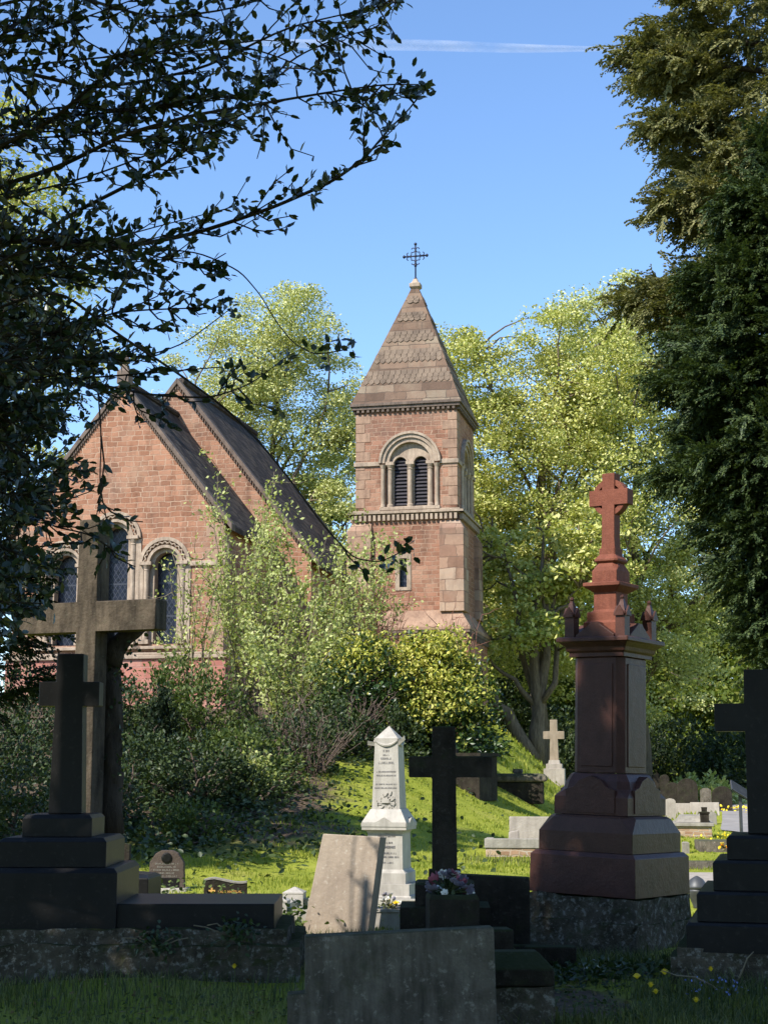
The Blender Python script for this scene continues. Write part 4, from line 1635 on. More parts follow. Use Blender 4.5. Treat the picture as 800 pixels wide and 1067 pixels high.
# carved relief near the foot: laurel sprays around an open book
zr0 = zo(835)
for i in range(46):
    a = rng.random() * 2 * PI
    r = rng.uniform(.03, .11)
    c = (r * 1.15 * math.cos(a), zr0 + r * .95 * math.sin(a))
    d = rng.random() * PI
    l, w = .035, .010
    t = (zr0 - (z_e + .03)) / (z_h - z_e)
    yy = -(.18 - .032 * .18) - .002
    mb.extrude([(c[0] - l * math.cos(d), c[1] - l * math.sin(d)), (c[0] + w * math.sin(d), c[1] - w * math.cos(d)), (c[0] + l * math.cos(d), c[1] + l * math.sin(d)), (c[0] - w * math.sin(d), c[1] + w * math.cos(d))], yy - rng.uniform(.004, .02), yy + .02)
mb.box(-.05, .05, -.205, -.16, zr0 - .02, zr0 + .025)
needle = mb.build('needle', 'marble', ob, .002)


def glyph_line(mb, cx, z, w, h, yf, slope=0., word=4.5):
    """a line of small illegible engraved characters"""
    x = cx - w / 2
    cnt = 0
    while x < cx + w / 2 - h * .3:
        gw = h * rng.uniform(.45, .75)
        y = yf(z)
        k = rng.integers(0, 4)
        bars = [(0, .22, 0, 1)]
        if k == 0:
            bars += [(.22, 1, .8, 1), (.22, .8, .4, .6), (.22, 1, 0, .2)]
        elif k == 1:
            bars += [(.78, 1, 0, 1), (.22, .78, .4, .6)]
        elif k == 2:
            bars += [(.78, 1, 0, 1), (.22, .78, .8, 1), (.22, .78, 0, .2)]
        else:
            bars += [(.22, 1, 0, .2)]
        for a, b, c, d in bars:
            mb.box(x + a * gw, x + b * gw, y - .0025, y + .004, z + c * h, z + d * h)
        x += gw + h * .22
        cnt += 1
        if rng.random() < 1 / word:
            x += h * .45


mb = MB()


def yface(z):
    t = (z - (z_e + .031)) / (z_h - (z_e + .031))
    return -(.18 + (.148 - .18) * t)


for py, w, h in ((775.5, .20, .016), (779.5, .03, .018), (783.5, .08, .024), (787.5, .085, .018), (791.5, .14, .024), (796, .20, .026), (805, .25, .018), (809, .25, .018), (818, .27, .016), (822, .29, .016)):
    glyph_line(mb, 0, zo(py), w, h, yface)
mb.build('inscription', 'ink', needle)
mb = MB()
for py, w, h in ((872, .22, .02), (879, .16, .018), (884, .22, .026), (890, .26, .018), (894, .30, .018), (900, .16, .018)):
    glyph_line(mb, .02, zo(py), w, h, lambda z: -.228)
mb.build('inscription', 'ink', ob)

# white kerb set with corner posts in front of the obelisk
kw = thing('white_grave_kerb', 'white stone grave kerb with pointed corner posts left of the leaning headstone', 'grave kerb', (at(405, 950, 16.4).x, 16.4, 0), rad(-6))
k0 = at(288, 950, 16.4).x - kw.location.x
zk = zpx(946, 16.4)
for x in (k0, k0 + 2.15):
    for y in (0, 1.1):
        mb = MB()
        mb.sq([(.115, -.12), (.115, zk + .05), (.12, zk + .055), (.12, zk + .07), (.01, zk + .125)], cx=x, cy=y)
        mb.build('post', 'marble', kw, .006)
for y in (0, 1.1):
    mb = MB()
    mb.box(k0 + .12, k0 + 2.03, y - .06, y + .06, -.12, zk + .0)
    mb.build('rail', 'marble', kw, .006)
for x in (k0, k0 + 2.15):
    mb = MB()
    mb.box(x - .06, x + .06, .12, .98, -.12, zk)
    mb.build('rail', 'marble', kw, .006)

# white planter with posy
wp = at(405, 960, 15.4)
pl = thing('white_planter', 'small white square planter with faded white and yellow posy', 'flower vase', (wp.x, 15.4, 0), rad(-6))
q0, q1 = gzf(wp.x, 15.4), zpx(946, 15.4)
mb = MB()
mb.sq([(.13, q0 - .05), (.135, q1 - .03), (.145, q1 - .028), (.145, q1), (.12, q1 + .001), (.11, q1 - .02)])
mb.build('vase', 'marble', pl, .006)
flowers(pl, (0, 0, q1), .13, .13, 16, .03, ['white_petal', 'yellow', 'lilac_petal'], 'weed', 40)


# ---- small headstones at the foot of the bank
def arched_head(w, h, rise, seg=12):
    pts = [(-w / 2, -.1), (w / 2, -.1), (w / 2, h - rise)]
    pts += [(w / 2 * math.cos(PI * i / seg), h - rise + rise * math.sin(PI * i / seg)) for i in range(1, seg)]
    return pts + [(-w / 2, h - rise)]


YH = 20.0
o_ = at(174, 925, YH)
h1 = thing('small_headstone', 'small brown headstone with round emblem and white footing by the shrubs', 'headstone', (o_.x, YH, gzf(o_.x, YH)), rad(-3))
hh = zpx(886, YH) - h1.location.z
mb = MB()
w = .24
mb.extrude([(-w, .02), (w, .02), (w * .92, hh * .72), (w * .6, hh * .93), (w * .3, hh), (-w * .3, hh), (-w * .6, hh * .93), (-w * .92, hh * .72)], -.05, .05)
mb.build('slab', 'brown_headstone', h1, .008)
mb = MB()
mb.lathe([(.07, 0), (.07, .01), (.05, .016)], 14, Matrix.Translation((0, -.05, hh * .82)) @ Matrix.Rotation(PI / 2, 4, 'X'))
mb.build('emblem', 'black_granite', h1)
mb = MB()
mb.box(-.17, .17, -.056, -.04, hh * .12, hh * .34)
mb.build('plaque', 'black_granite', h1)
mb = MB()
for i, wl in enumerate((.3, .24, .34, .2, .28)):
    glyph_line(mb, 0, hh * (.66 - .075 * i), wl, .022, lambda z: -.05)
mb.build('inscription', 'ink_pale', h1)
mb = MB()
mb.box(-.28, .28, -.16, .14, -.1, .055)
mb.build('base', 'marble', h1, .008)

YH = 18.0
o_ = at(235, 935, YH)
h2 = thing('curved_headstone', 'low dark headstone with wavy top and gilt lettering behind the left kerb', 'headstone', (o_.x, YH, gzf(o_.x, YH)), rad(2))
hh = zpx(916, YH) - h2.location.z
top = [(.25 - .5 * i / 12, hh - .06 + float(np.interp(i / 12, [0, .12, .3, .5, .75, .9, 1], [.016, .008, .012, .034, .06, .054, .036]))) for i in range(13)]
mb = MB()
mb.extrude([(-.25, -.1), (.25, -.1)] + top, -.06, .06)
mb.build('slab', 'dark_stone', h2, .006)
mb = MB()
vs = [(x, y, z + .004) for x, z in top for y in (-.068, .068)] + [(x, y, z + .022) for x, z in top for y in (-.068, .068)]
nn = len(top) * 2
fs = []
for i in range(len(top) - 1):
    a = i * 2
    fs += [(a, a + 1, a + 3, a + 2)[::-1], (nn + a, nn + a + 1, nn + a + 3, nn + a + 2), (a, a + 2, nn + a + 2, nn + a), (a + 1, nn + a + 1, nn + a + 3, a + 3)]
mb.add(vs, fs)
mb.build('capping', 'grey_stone', h2)
mb = MB()
zc_ = hh * .55
mb.box(-.165, -.145, -.064, -.055, zc_ - .035, zc_ + .05)
mb.box(-.195, -.115, -.0645, -.055, zc_ + .005, zc_ + .025)
glyph_line(mb, .06, hh * .52, .28, .028, lambda z: -.061)
glyph_line(mb, .06, hh * .32, .28, .028, lambda z: -.061)
mb.build('inscription', 'gold', h2)

o_ = at(146, 930, 16.5)
h3 = thing('low_grave_block', 'low dark grave block just right of the stepped black cross', 'grave kerb', (o_.x, 16.5, gzf(o_.x, 16.5)), rad(-5))
mb = MB()
zz = zpx(908, 16.5) - h3.location.z
mb.rings([[(-.22, -.3, -.1), (.16, -.3, -.1), (.16, .3, -.1), (-.22, .3, -.1)], [(-.22, -.3, zz - .05), (.16, -.3, zz - .05), (.16, .3, zz - .05), (-.22, .3, zz - .05)], [(-.2, -.2, zz), (.12, -.2, zz - .02), (.12, .2, zz - .02), (-.2, .2, zz)]])
mb.build('block', 'black_granite', h3, .01)
o_ = at(124, 900, 15.2)
h4 = thing('narrow_headstone', 'narrow dark upright stone half hidden behind the black cross steps', 'headstone', (o_.x, 15.2, gzf(o_.x, 15.2)))
MB().extrude(arched_head(.22, zpx(880, 15.2), .02), -.05, .05).build('slab', 'dark_stone', h4, .008)

# ---- graves on the lit lawn
def on(px, py, Y):
    p = at(px, py, Y)
    return Vector((p.x, Y, gzf(p.x, Y)))


b_ = on(540, 828, 40)
ct = thing('chest_tomb', 'long grey chest tomb with rounded lid on the sunlit slope', 'tomb', b_, rad(-8))
mb = MB()
zt_ = zpx(806, 39.6) - b_.z
mb.box(-.66, .66, -.33, .33, -.2, zt_ - .22)
mb.build('chest', 'dark_stone', ct, .03)
mb = MB()
rs = []
for hw_, z in ((.70, zt_ - .215), (.74, zt_ - .16), (.74, zt_ - .08), (.66, zt_ - .02), (.56, zt_)):
    rs.append([(x * hw_ * 1.02, y * hw_ * .52, z) for x, y in ((1, -1), (1, 1), (-1, 1), (-1, -1))])
mb.rings(rs)
mb.box(-.14, .12, -.1, .1, zt_ + .002, zt_ + .12)
mb.build('lid', 'grey_slab', ct, .03)

b_ = on(492, 806, 37)
dt = thing('dark_tomb', 'dark low chest tomb with corner post behind the dark cross arm', 'tomb', b_, rad(-25))
zt_ = zpx(786, 37) - b_.z
mb = MB()
mb.box(-.42, .42, -.6, .6, -.2, zt_ - .05)
mb.build('chest', 'dark_stone', dt, .02)
mb = MB()
mb.box(-.46, .46, -.64, .64, zt_ - .048, zt_ + .03)
mb.sq([(.07, zt_ + .032), (.07, zt_ + .12), (.02, zt_ + .16)], cx=-.3, cy=-.4)
mb.build('lid', 'dark_stone', dt, .02)

b_ = on(577.5, 806, 50)
pc = thing('pale_cross', 'pale stone cross on stepped base beneath the leaning tree trunk', 'grave cross', b_, rad(-10))


def zc50(py):
    return zpx(py, 50) - b_.z


mb = MB()
mb.extrude(cross_poly(zc50(793), zc50(750), .15, .125, .345, zc50(770), zc50(762)), -.1, .1)
mb.build('cross', 'paletan', pc, .015)
mb = MB()
mb.sq([(.34, -.2), (.34, zc50(801)), (.26, zc50(801) + .01), (.26, zc50(796)), (.19, zc50(796) + .01), (.17, zc50(792))])
mb.build('pedestal', 'pale', pc, .015)

b_ = on(545, 873, 27.5)
pk = thing('pale_ledger_grave', 'pale stone headstone and kerb on brick footing left of the red monument', 'grave kerb', b_, rad(-6))
q_ = lambda py, Y=27.5: zpx(py, Y) - b_.z
mb = MB()
mb.box(-.26, .60, .5, .62, -.1, q_(851, 28))
mb.build('headstone', 'pale', pk, .01)
mb = MB()
mb.box(-.68, .32, -.5, -.36, q_(884, 27), q_(874, 27))
mb.box(-.68, -.54, -.359, .49, q_(884, 27), q_(874, 27) - .02)
mb.build('kerb', 'grey_stone', pk, .012)
mb = MB()
mb.box(-.66, .30, -.48, -.36, -.25, q_(884, 27) - .003)
mb.box(-.66, -.55, -.359, .5, -.25, q_(884, 27) - .003)
mb.build('brick_footing', 'brickbase', pk, .012)
mb = MB()
mb.rings([[(-.28, -.1, -.1), (-.06, -.1, -.1), (-.06, .06, -.1), (-.28, .06, -.1)], [(-.26, -.08, q_(867)), (-.08, -.08, q_(865)), (-.08, .04, q_(865)), (-.26, .04, q_(867))]])
mb.build('tablet', 'pale', pk, .01)

# ---- graves right of the monument
HS = [  # px centre, base py, Y, width px, top py, label
    (683.5, 822, 62, 9, 806, 'leftmost small round-topped dark headstone under the far trees'),
    (692.5, 822, 61, 9, 807, 'second small round-topped dark headstone from the left under far trees'),
    (700.5, 835, 56, 14, 815, 'shorter dark round-topped headstone beside the big one past the monument'),
    (716, 835, 54, 21, 811, 'biggest dark round-topped headstone seen past the red monument'),
    (752, 838, 58, 20, 819, 'dark headstone standing on the far edge of the grey path')]
for px, pb, Y, wpx, pt, lab in HS:
    b_ = on(px, pb, Y)
    h = thing('headstone', lab, 'headstone', b_, rad(rng.uniform(-8, 8)), 'dark headstones near the grey path', rad(rng.uniform(-4, 2)))
    MB().extrude(arched_head(wpx * Y / F, zpx(pt, Y) - b_.z, wpx * Y / F * .42), -.08, .08).build('slab', 'dark_stone', h, .015)
for px, pb, Y, w_, pt, lab in ((711, 848, 52, .55, 837, 'left one of two pale low slabs in the sun beyond brick grave'),
                               (734, 848, 51, .95, 836, 'right one of two pale low slabs in the sun beyond brick grave')):
    b_ = on(px, pb, Y)
    h = thing('pale_slab', lab, 'headstone', b_, rad(-8), 'pale low slabs in the sun', rad(-12))
    MB().extrude([(-w_ / 2, -.1), (w_ / 2, -.1), (w_ / 2, zpx(pt, Y) - b_.z), (-w_ / 2, zpx(pt, Y) - b_.z)], -.06, .06).build('slab', 'pale', h, .012)
for px, pb, Y, wpx, pt, lab, mt in ((698, 846, 47, 11, 832, 'small pale rounded headstone left of the two pale low slabs', 'pale'),
                                    (741, 858, 44, 10, 846, 'small grey headstone between the brick grave and the path', 'grey_stone'),
                                    (700, 868, 38, 12, 855, 'small dark headstone left of the brick grave', 'dark_stone'),
                                    (735, 835, 60, 11, 821, 'small grey headstone between the big dark one and the one by the path', 'grey_slab')):
    b_ = on(px, pb, Y)
    h = thing('headstone', lab, 'headstone', b_, rad(-6), 'small headstones past the red monument', rad(-3))
    MB().extrude(arched_head(wpx * Y / F, zpx(pt, Y) - b_.z, wpx * Y / F * .3), -.07, .07).build('slab', mt, h, .012)
b_ = on(722, 876, 36)
bt = thing('brick_grave', 'ledger grave on buff brick sides with small urn block on top', 'tomb', b_, rad(-10))
q_ = lambda py: zpx(py, 35.6) - b_.z
mb = MB()
mb.box(-.4, .42, -.5, .9, -.2, q_(861))
mb.build('brick_side', 'brickbase', bt, .012)
mb = MB()
mb.box(-.46, .47, -.56, .95, q_(861) + .003, q_(857))
mb.rings([[(-.4, -.45, q_(857) + .004), (.4, -.45, q_(857) + .004), (.4, .85, q_(857) + .004), (-.4, .85, q_(857) + .004)], [(-.3, -.3, q_(850)), (.3, -.3, q_(850)), (.3, .7, q_(850)), (-.3, .7, q_(850))]])
mb.build('ledger', 'grey_stone', bt, .012)
mb = MB()
mb.sq([(.10, q_(857) + .01), (.10, q_(848)), (.12, q_(848) + .01), (.12, q_(846)), (.06, q_(846) + .01), (.07, q_(841))], cx=.26, cy=-.38)
mb.build('urn', 'dark_stone', bt, .01)
b_ = on(714, 890, 28.5)
sp_ = thing('stone_post', 'short square grey grave post in the grass right of the monument', 'grave kerb', b_)
mb = MB()
mb.sq([(.06, -.1), (.06, zpx(878, 28.5) - b_.z), (.03, zpx(877, 28.5) - b_.z)])
mb.build('post', 'grey_stone', sp_, .008)
b_ = on(744, 888, 29.5)
sk = thing('stone_kerb', 'plain dark kerb block behind the orange flowers', 'grave kerb', b_, rad(-4))
MB().box(-.3, .36, -.2, .6, -.1, zpx(876, 29.5) - b_.z).build('kerb', 'grey_slab', sk, .012)
b_ = on(753, 888, 28.3)
of_ = thing('orange_flowers', 'bunch of orange flowers in front of the plain dark kerb block', 'flowers', b_)
flowers(of_, (0, 0, .12), .07, .09, 9, .035, ['orange', 'yellow'], 'weed', 20)
b_ = on(734, 905, 24.3)
sk2 = thing('grave_kerb', 'grey kerb rail crossing the gap between monument and right-hand steps', 'grave kerb', b_, rad(-3))
MB().box(-.26, .55, -.12, .12, -.1, zpx(897, 24.3) - b_.z).build('rail', 'grey_slab', sk2, .012)
b_ = on(735, 925, 21.4)
lg_ = thing('flat_ledger', 'flat pale grey ledger stone lying between the monument and right-hand steps', 'ledger', b_, rad(-3))
MB().box(-.36, .75, -.9, 1.3, -.1, .075).build('slab', 'pale', lg_, .015)
b_ = on(726, 932, 17.6)
uv = thing('metal_urn', 'squat round grey metal urn with lid beside the right-hand steps', 'urn', b_)
mb = MB()
t_ = zpx(913, 17.6) - b_.z
mb.lathe([(.05, -.02), (.05, .02), (.085, t_ * .3), (.115, t_ * .52), (.118, t_ * .6)], 18)
mb.build('bowl', 'steel', uv, smooth=True)
mb = MB()
mb.lathe([(.124, t_ * .61), (.12, t_ * .7), (.075, t_ * .9), (.02, t_), (.004, t_ + .005)], 18)
mb.build('lid', 'steel', uv, smooth=True)
b_ = on(772, 868, 37)
sg_ = thing('lectern_sign', 'tilted dark lectern sign panel on a thin grey post by the path', 'sign', b_, rad(12))
mb = MB()
t_ = zpx(826, 37) - b_.z
mb.sq([(.03, -.2), (.03, t_ + .05)])
mb.build('post', 'steel', sg_)
mb = MB()
mt = Matrix.Translation((0, 0, t_ + .06)) @ Matrix.Rotation(rad(30), 4, 'Y') @ Matrix.Rotation(rad(38), 4, 'X')
mb.box(-.24, .24, -.18, .18, -.015, .015, mt)
mb.build('panel', 'panel', sg_)
mb = MB()
for x0, x1, y0, y1 in ((-.26, .26, -.2, -.181), (-.26, .26, .181, .2), (-.26, -.241, -.18, .18), (.241, .26, -.18, .18)):
    mb.box(x0, x1, y0, y1, -.02, .02, mt)
mb.build('panel_frame', 'steel', sg_)
# grey gate posts at the corner of the big bush
for i, px in enumerate((495, 500.5)):
    b_ = on(px, 781, 44 + i * .6)
    g = thing('timber_post', ('taller', 'shorter')[i] + ' of the two grey weathered timber posts behind the yellow bush', 'post', b_, rad(10 * i), 'grey timber posts behind the bush')
    MB().sq([(.08, -.2), (.075, zpx(750 + 3 * i, 44) - b_.z), (.03, zpx(748 + 3 * i, 44) - b_.z)]).build('post', 'grey_stone', g, .01)
# low dark kerb at the foot of the monument
b_ = on(575, 998, 12.5)
lk = thing('low_kerb', 'low dark stone kerb sunk in ivy before the red monument', 'grave kerb', b_, rad(-4))
MB().box(-.22, .19, -.08, .08, -.1, zpx(987, 12.4) - b_.z).build('kerb', 'dark_stone', lk, .012)
b_ = on(518, 985, 11.3)
lk = thing('kerb_stone', 'small dark kerb stone in the weeds right of the foreground slab', 'grave kerb', b_, rad(8))
MB().box(-.1, .1, -.1, .1, -.1, zpx(967, 11.3) - b_.z).build('kerb', 'dark_stone', lk, .015)

# ================================================================== TREES
def X_at(px, Y):
    return (px - 400) / F * Y / CT * 1.0


# bright spring trees beyond the church
def far(name_label, px, Y, ytop, ells, nc, nl, lf, mat, tr, **k):
    x = at(px, 800, Y).x
    H = zpx(ytop, Y) - gzf(x, Y)
    E = [(a * 1.0, b, c * H, d, e, f * H) for a, b, c, d, e, f in ells]
    return broadleaf('spring_tree', name_label, (x, Y), E, nc, nl, lf, mat, tr, **k)


far('tall pale green spring tree between the church gables and the tower', 282, 76, 274,
    [(0, 0, .74, 4.6, 4.5, .25), (-3.6, 0, .57, 3.7, 4, .24), (3.0, 0, .60, 2.7, 4, .22), (0, 0, .36, 5.2, 4.5, .2)], 330, 290, .15, 'lime_pale', .42)
far('tall spring tree seen through holly to the left of the church', -60, 58, 70,
    [(0, 0, .75, 5, 5, .24), (2, 0, .5, 4.5, 5, .25), (-3, 0, .5, 4, 5, .25)], 230, 80, .22, 'lime', .4)
far('tallest airy yellow-green spring tree standing right of the tower', 560, 66, 306,
    [(-2.7, 0, .74, 3.0, 4.5, .23), (.2, 0, .70, 3.2, 4.5, .25), (2.6, -.5, .78, 2.9, 4, .22), (-2.2, 0, .48, 2.9, 4, .22), (2.6, -1, .48, 3.8, 4, .22), (0, -1.2, .30, 4.6, 4, .13)], 380, 290, .15, 'lime', .38, lean=(.6, 0))
far('broad spring tree behind the red monument and beside the conifer', 668, 70, 266,
    [(-.5, 0, .78, 3.6, 4.5, .2), (2.4, 0, .66, 4, 4.5, .22), (-1.5, 0, .52, 3.9, 4, .2), (3, -1, .45, 4.5, 4, .2), (0, -1, .27, 4.6, 4, .14)], 330, 290, .15, 'lime_pale', .4)
x_ = at(557, 800, 60).x
broadleaf('leaning_tree', 'low leaning tree with ivy-grown forked trunk beside the pale cross', (x_, 60),
          [(-1.6, -.5, 5.4, 1.9, 1.8, 1.7), (.9, -.3, 6.2, 1.9, 1.8, 2.1), (-1.2, .5, 8.6, 2.2, 2, 2.2), (1.8, -.3, 8.6, 2.1, 2, 2.2)], 110, 85, .22, 'lime', .30, lean=(.4, 0), trunk_top=9.5, clump=(.5, 1.))
lt = bpy.data.objects['leaning_tree']
mbx = [(curve_pts((0, -.1, .3), (-2.2, -.3, 3.1), 7, .12, .02), np.linspace(.30, .17, 7)), (curve_pts((-2.2, -.3, 3.1), (-3.0, -.4, 5.2), 5, .05, .02), np.linspace(.17, .05, 5)), (curve_pts((.1, 0, .3), (.55, 0, 6.5), 8, 0, .02), np.linspace(.30, .12, 8))]
branch_mesh('limb', mbx, 'bark', lt, 10)
for i, (px, Y, yt, lab, mt) in enumerate((
        (800, 92, 585, 'mid green tree far back on the right under the conifer', 'lime_deep'),
        (725, 96, 560, 'mid green tree far back, left of the conifer foot', 'lime_deep'),
        (620, 100, 520, 'mid green tree far back, hidden by the red monument', 'lime_deep'),
        (515, 98, 480, 'mid green tree far back beside the tower base', 'lime_deep'),
        (345, 100, 430, 'mid green tree far back over the nave roof', 'lime_deep'),
        (880, 84, 520, 'mid green tree at the far right behind the conifer', 'lime_deep'),
        (190, 104, 430, 'mid green tree far back behind the chancel roof', 'lime_deep'))):
    far(lab, px, Y, yt, [(0, 0, .68, 5, 4, .3), (-3, 0, .42, 4.5, 4, .3), (3, 0, .42, 4.5, 4, .3), (0, -1, .22, 6, 4, .2)], 190, 80, .42, mt, .35, group='trees far back')

# conifers on the right
conifer('cypress_tree', 'tall olive-brown cypress leaning in from the upper right corner', (at(852, 800, 27).x, 27),
        [(3.5, 1.2), (7.5, 2.1), (9.0, 2.8), (10.3, 3.3), (11.3, 2.8), (12.2, 2.8), (13.4, 2.6), (14.8, 2.7), (17, 2.8), (19, 2.4), (22, .3)], 8000, .52, 'cypress_olive', .35, inner=.3, seedo=1.3, lump=.2, boughs=((10.4, PI * 1.02, 3.5), (10.0, PI * 1.12, 3.3), (14.9, PI * 1.03, 3.0), (13.7, PI * 1.06, 3.0), (12.3, PI * 1.0, 2.7), (15.5, PI * .98, 3.0)))
conifer('cypress_tree', 'dense dark green cypress with drooping sprays at right behind the black cross', (at(832, 800, 24.5).x, 24.5),
        [(3.0, .8), (4.2, 1.3), (5.2, 1.8), (6.5, 2.1), (8.2, 2.1), (9.6, 1.8), (11, 1.2), (12.4, .2)], 7000, .46, 'cypress', .3, inner=.3, seedo=.4, lump=.14)
conifer('yew_tree', 'dark yew behind the hanging holly at the left edge', (-7.3, 22),
        [(1.2, 1.6), (2.5, 2.6), (4, 2.95), (6.5, 3.1), (9, 2.6), (11.5, 1.7), (13.5, .3)], 2300, .5, 'yew', .4, cat='yew', inner=.35, seedo=2.2, lump=.16)

rng = np.random.default_rng(5)
# shade trees outside the frame that throw the foreground into shadow
broadleaf('shade_tree', 'tall leafy tree left of the photographer, outside the view', (-5.9, 1.2),
          [(0, 0, 13.9, 3.6, 3.6, 2.6), (-1.9, 1.9, 14.2, 2.6, 2.6, 2.0), (-2.4, 2.4, 10.3, 2.3, 2.3, 2.4), (-1, 1, 11, 4.2, 4.2, 3.4), (2, -1.5, 11, 3.6, 3.6, 3.2), (1.5, -2.5, 13.6, 3, 3, 2.4)], 380, 70, .42, 'lime_deep', .4, group='shade trees outside the view')
broadleaf('shade_tree', 'leafy tree behind the photographer, outside the view', (-4.2, -6.5),
          [(0, 0, 17, 4.2, 4.2, 4), (2.5, -1, 15, 4, 4, 4), (-2, 1, 14, 4, 4, 4)], 200, 70, .42, 'lime_deep', .4, group='shade trees outside the view')


broadleaf('shade_tree', 'leafy tree added behind and right of the photographer, outside the view', (5.5, -4.5),
          [(0, 0, 12, 4.2, 4.2, 4), (2.5, -1, 9, 4, 4, 4), (-2, 1, 14, 4, 4, 4)], 160, 70, .42, 'lime_deep', .4, group='shade trees outside the view')  # added unseen, only to cut skylight on the foreground

for x_, y_, lab in ((4.6, 2.2, 'added dense dark tree right of the photographer, outside the view'), (-1.0, -4.0, 'added dense dark tree close behind the photographer, outside the view'), (-11, -3, 'added dense dark tree far left of the photographer, outside the view')):  # unseen dark crowns added to dim the ambient light over the near graves
    broadleaf('shade_tree', lab, (x_, y_), [(0, 0, 12.5, 4.2, 4.0, 3.6), (2.0, -1, 9.5, 3.8, 3.6, 3.4), (-2, -.5, 9.8, 3.6, 3.6, 3)], 230, 70, .42, 'rhodo', .4, group='shade trees outside the view')

rng = np.random.default_rng(21)
# ---- holly overhanging from the left
def px_bound(y):
    return np.interp(y, [-60, 0, 45, 70, 100, 130, 170, 215, 255, 290, 330, 370, 410, 450, 520, 560, 620, 660],
                     [430, 420, 418, 425, 448, 430, 388, 320, 292, 262, 222, 205, 190, 145, 108, 100, 60, 30])


HB = Vector((-4.7, 10.2, 0))
holly = thing('holly_tree', 'dark glossy holly with branches hanging across the upper left sky', 'holly tree', (HB.x, HB.y, -.1))
hb_np = np.array((HB.x, HB.y, -.1))
hbr, leafP, leafD = [], [], []
zt9 = np.linspace(0, 6.8, 9)
hbr.append((np.stack([.1 * np.sin(zt9), .1 * np.cos(zt9 * .8), zt9], 1), np.linspace(.2, .04, 9)))
BOUGHS = [  # pixel polylines with depth and thickness at start
    ([(-330, 330), (-60, 110), (0, 38), (30, 15), (62, -12)], 9.2, .04, 1),
    ([(-330, 250), (-40, 60), (45, 80), (95, 92), (150, 85), (215, 70), (300, 28), (380, 10), (418, 0)], 9.6, .03, 1.2),
    ([(-340, 400), (-50, 250), (60, 252), (130, 258), (205, 243), (280, 218), (345, 190), (380, 165), (402, 138), (425, 115), (444, 92)], 9.3, .035, 1.3),
    ([(-330, 380), (-30, 300), (70, 225), (140, 190), (205, 150), (262, 96), (310, 58), (350, 40), (395, 28)], 10.2, .03, 1.2),
    ([(-330, 360), (-20, 200), (60, 175), (130, 140), (200, 120), (290, 105), (350, 95), (400, 88), (436, 88)], 8.9, .03, 1.1),
    ([(-320, 500), (-30, 330), (60, 300), (118, 345), (180, 385), (235, 425), (270, 460), (300, 497), (335, 545), (368, 582), (396, 586), (424, 572)], 9.0, .016, .03),
    ([(130, 258), (205, 262), (250, 282), (272, 308), (287, 334), (305, 357), (328, 370), (362, 364)], 9.3, .008, .05),
    ([(-320, 480), (-40, 395), (40, 398), (100, 400), (160, 412), (220, 415), (262, 400), (298, 372)], 9.7, .02, .5),
    ([(-320, 440), (-60, 330), (20, 350), (70, 372), (120, 380), (190, 360), (240, 322)], 10.4, .02, .8),
    ([(-320, 300), (-60, 20), (60, -10), (160, 20), (240, 10), (330, -20)], 9.9, .03, 1.2),
    ([(30, 300), (80, 340), (102, 400), (106, 455), (104, 505), (112, 545)], 8.6, .012, .5),
    ([(-320, 560), (-80, 430), (0, 440), (16, 478), (22, 520), (52, 548), (92, 556), (118, 572)], 9.4, .02, .45),
    ([(-320, 420), (-60, 180), (50, 130), (130, 60), (200, 40), (270, 52), (330, 75)], 9.1, .028, 1.3),
]
for _ in range(18):  # filler boughs
    y0 = rng.uniform(-40, 400)
    x0 = rng.uniform(-90, 40)
    xe = x0 + rng.uniform(90, 330)
    ye = max(-45, y0 + rng.uniform(-70, 60) - .12 * (xe - x0))
    xm = (x0 + xe) / 2
    BOUGHS.append(([(-320, y0 * .7 + 120), (x0, y0), (xm, (y0 + ye) / 2 - rng.uniform(-14, 26)), (xe, ye)], rng.uniform(8.4, 11.4), .018, .95 if y0 < 420 else .5))
for _ in range(30):  # sprays hanging down the left edge
    y0 = rng.uniform(330, 640)
    x0 = rng.uniform(-110, -20)
    xe = rng.uniform(10, 92) * (1 if y0 < 580 else .6)
    BOUGHS.append(([(-320, y0 * .7 + 120), (x0, y0 - 30), ((x0 + xe) / 2, y0 + 10), (xe, y0 + rng.uniform(0, 50))], rng.uniform(8.6, 11.2), .016, .9))
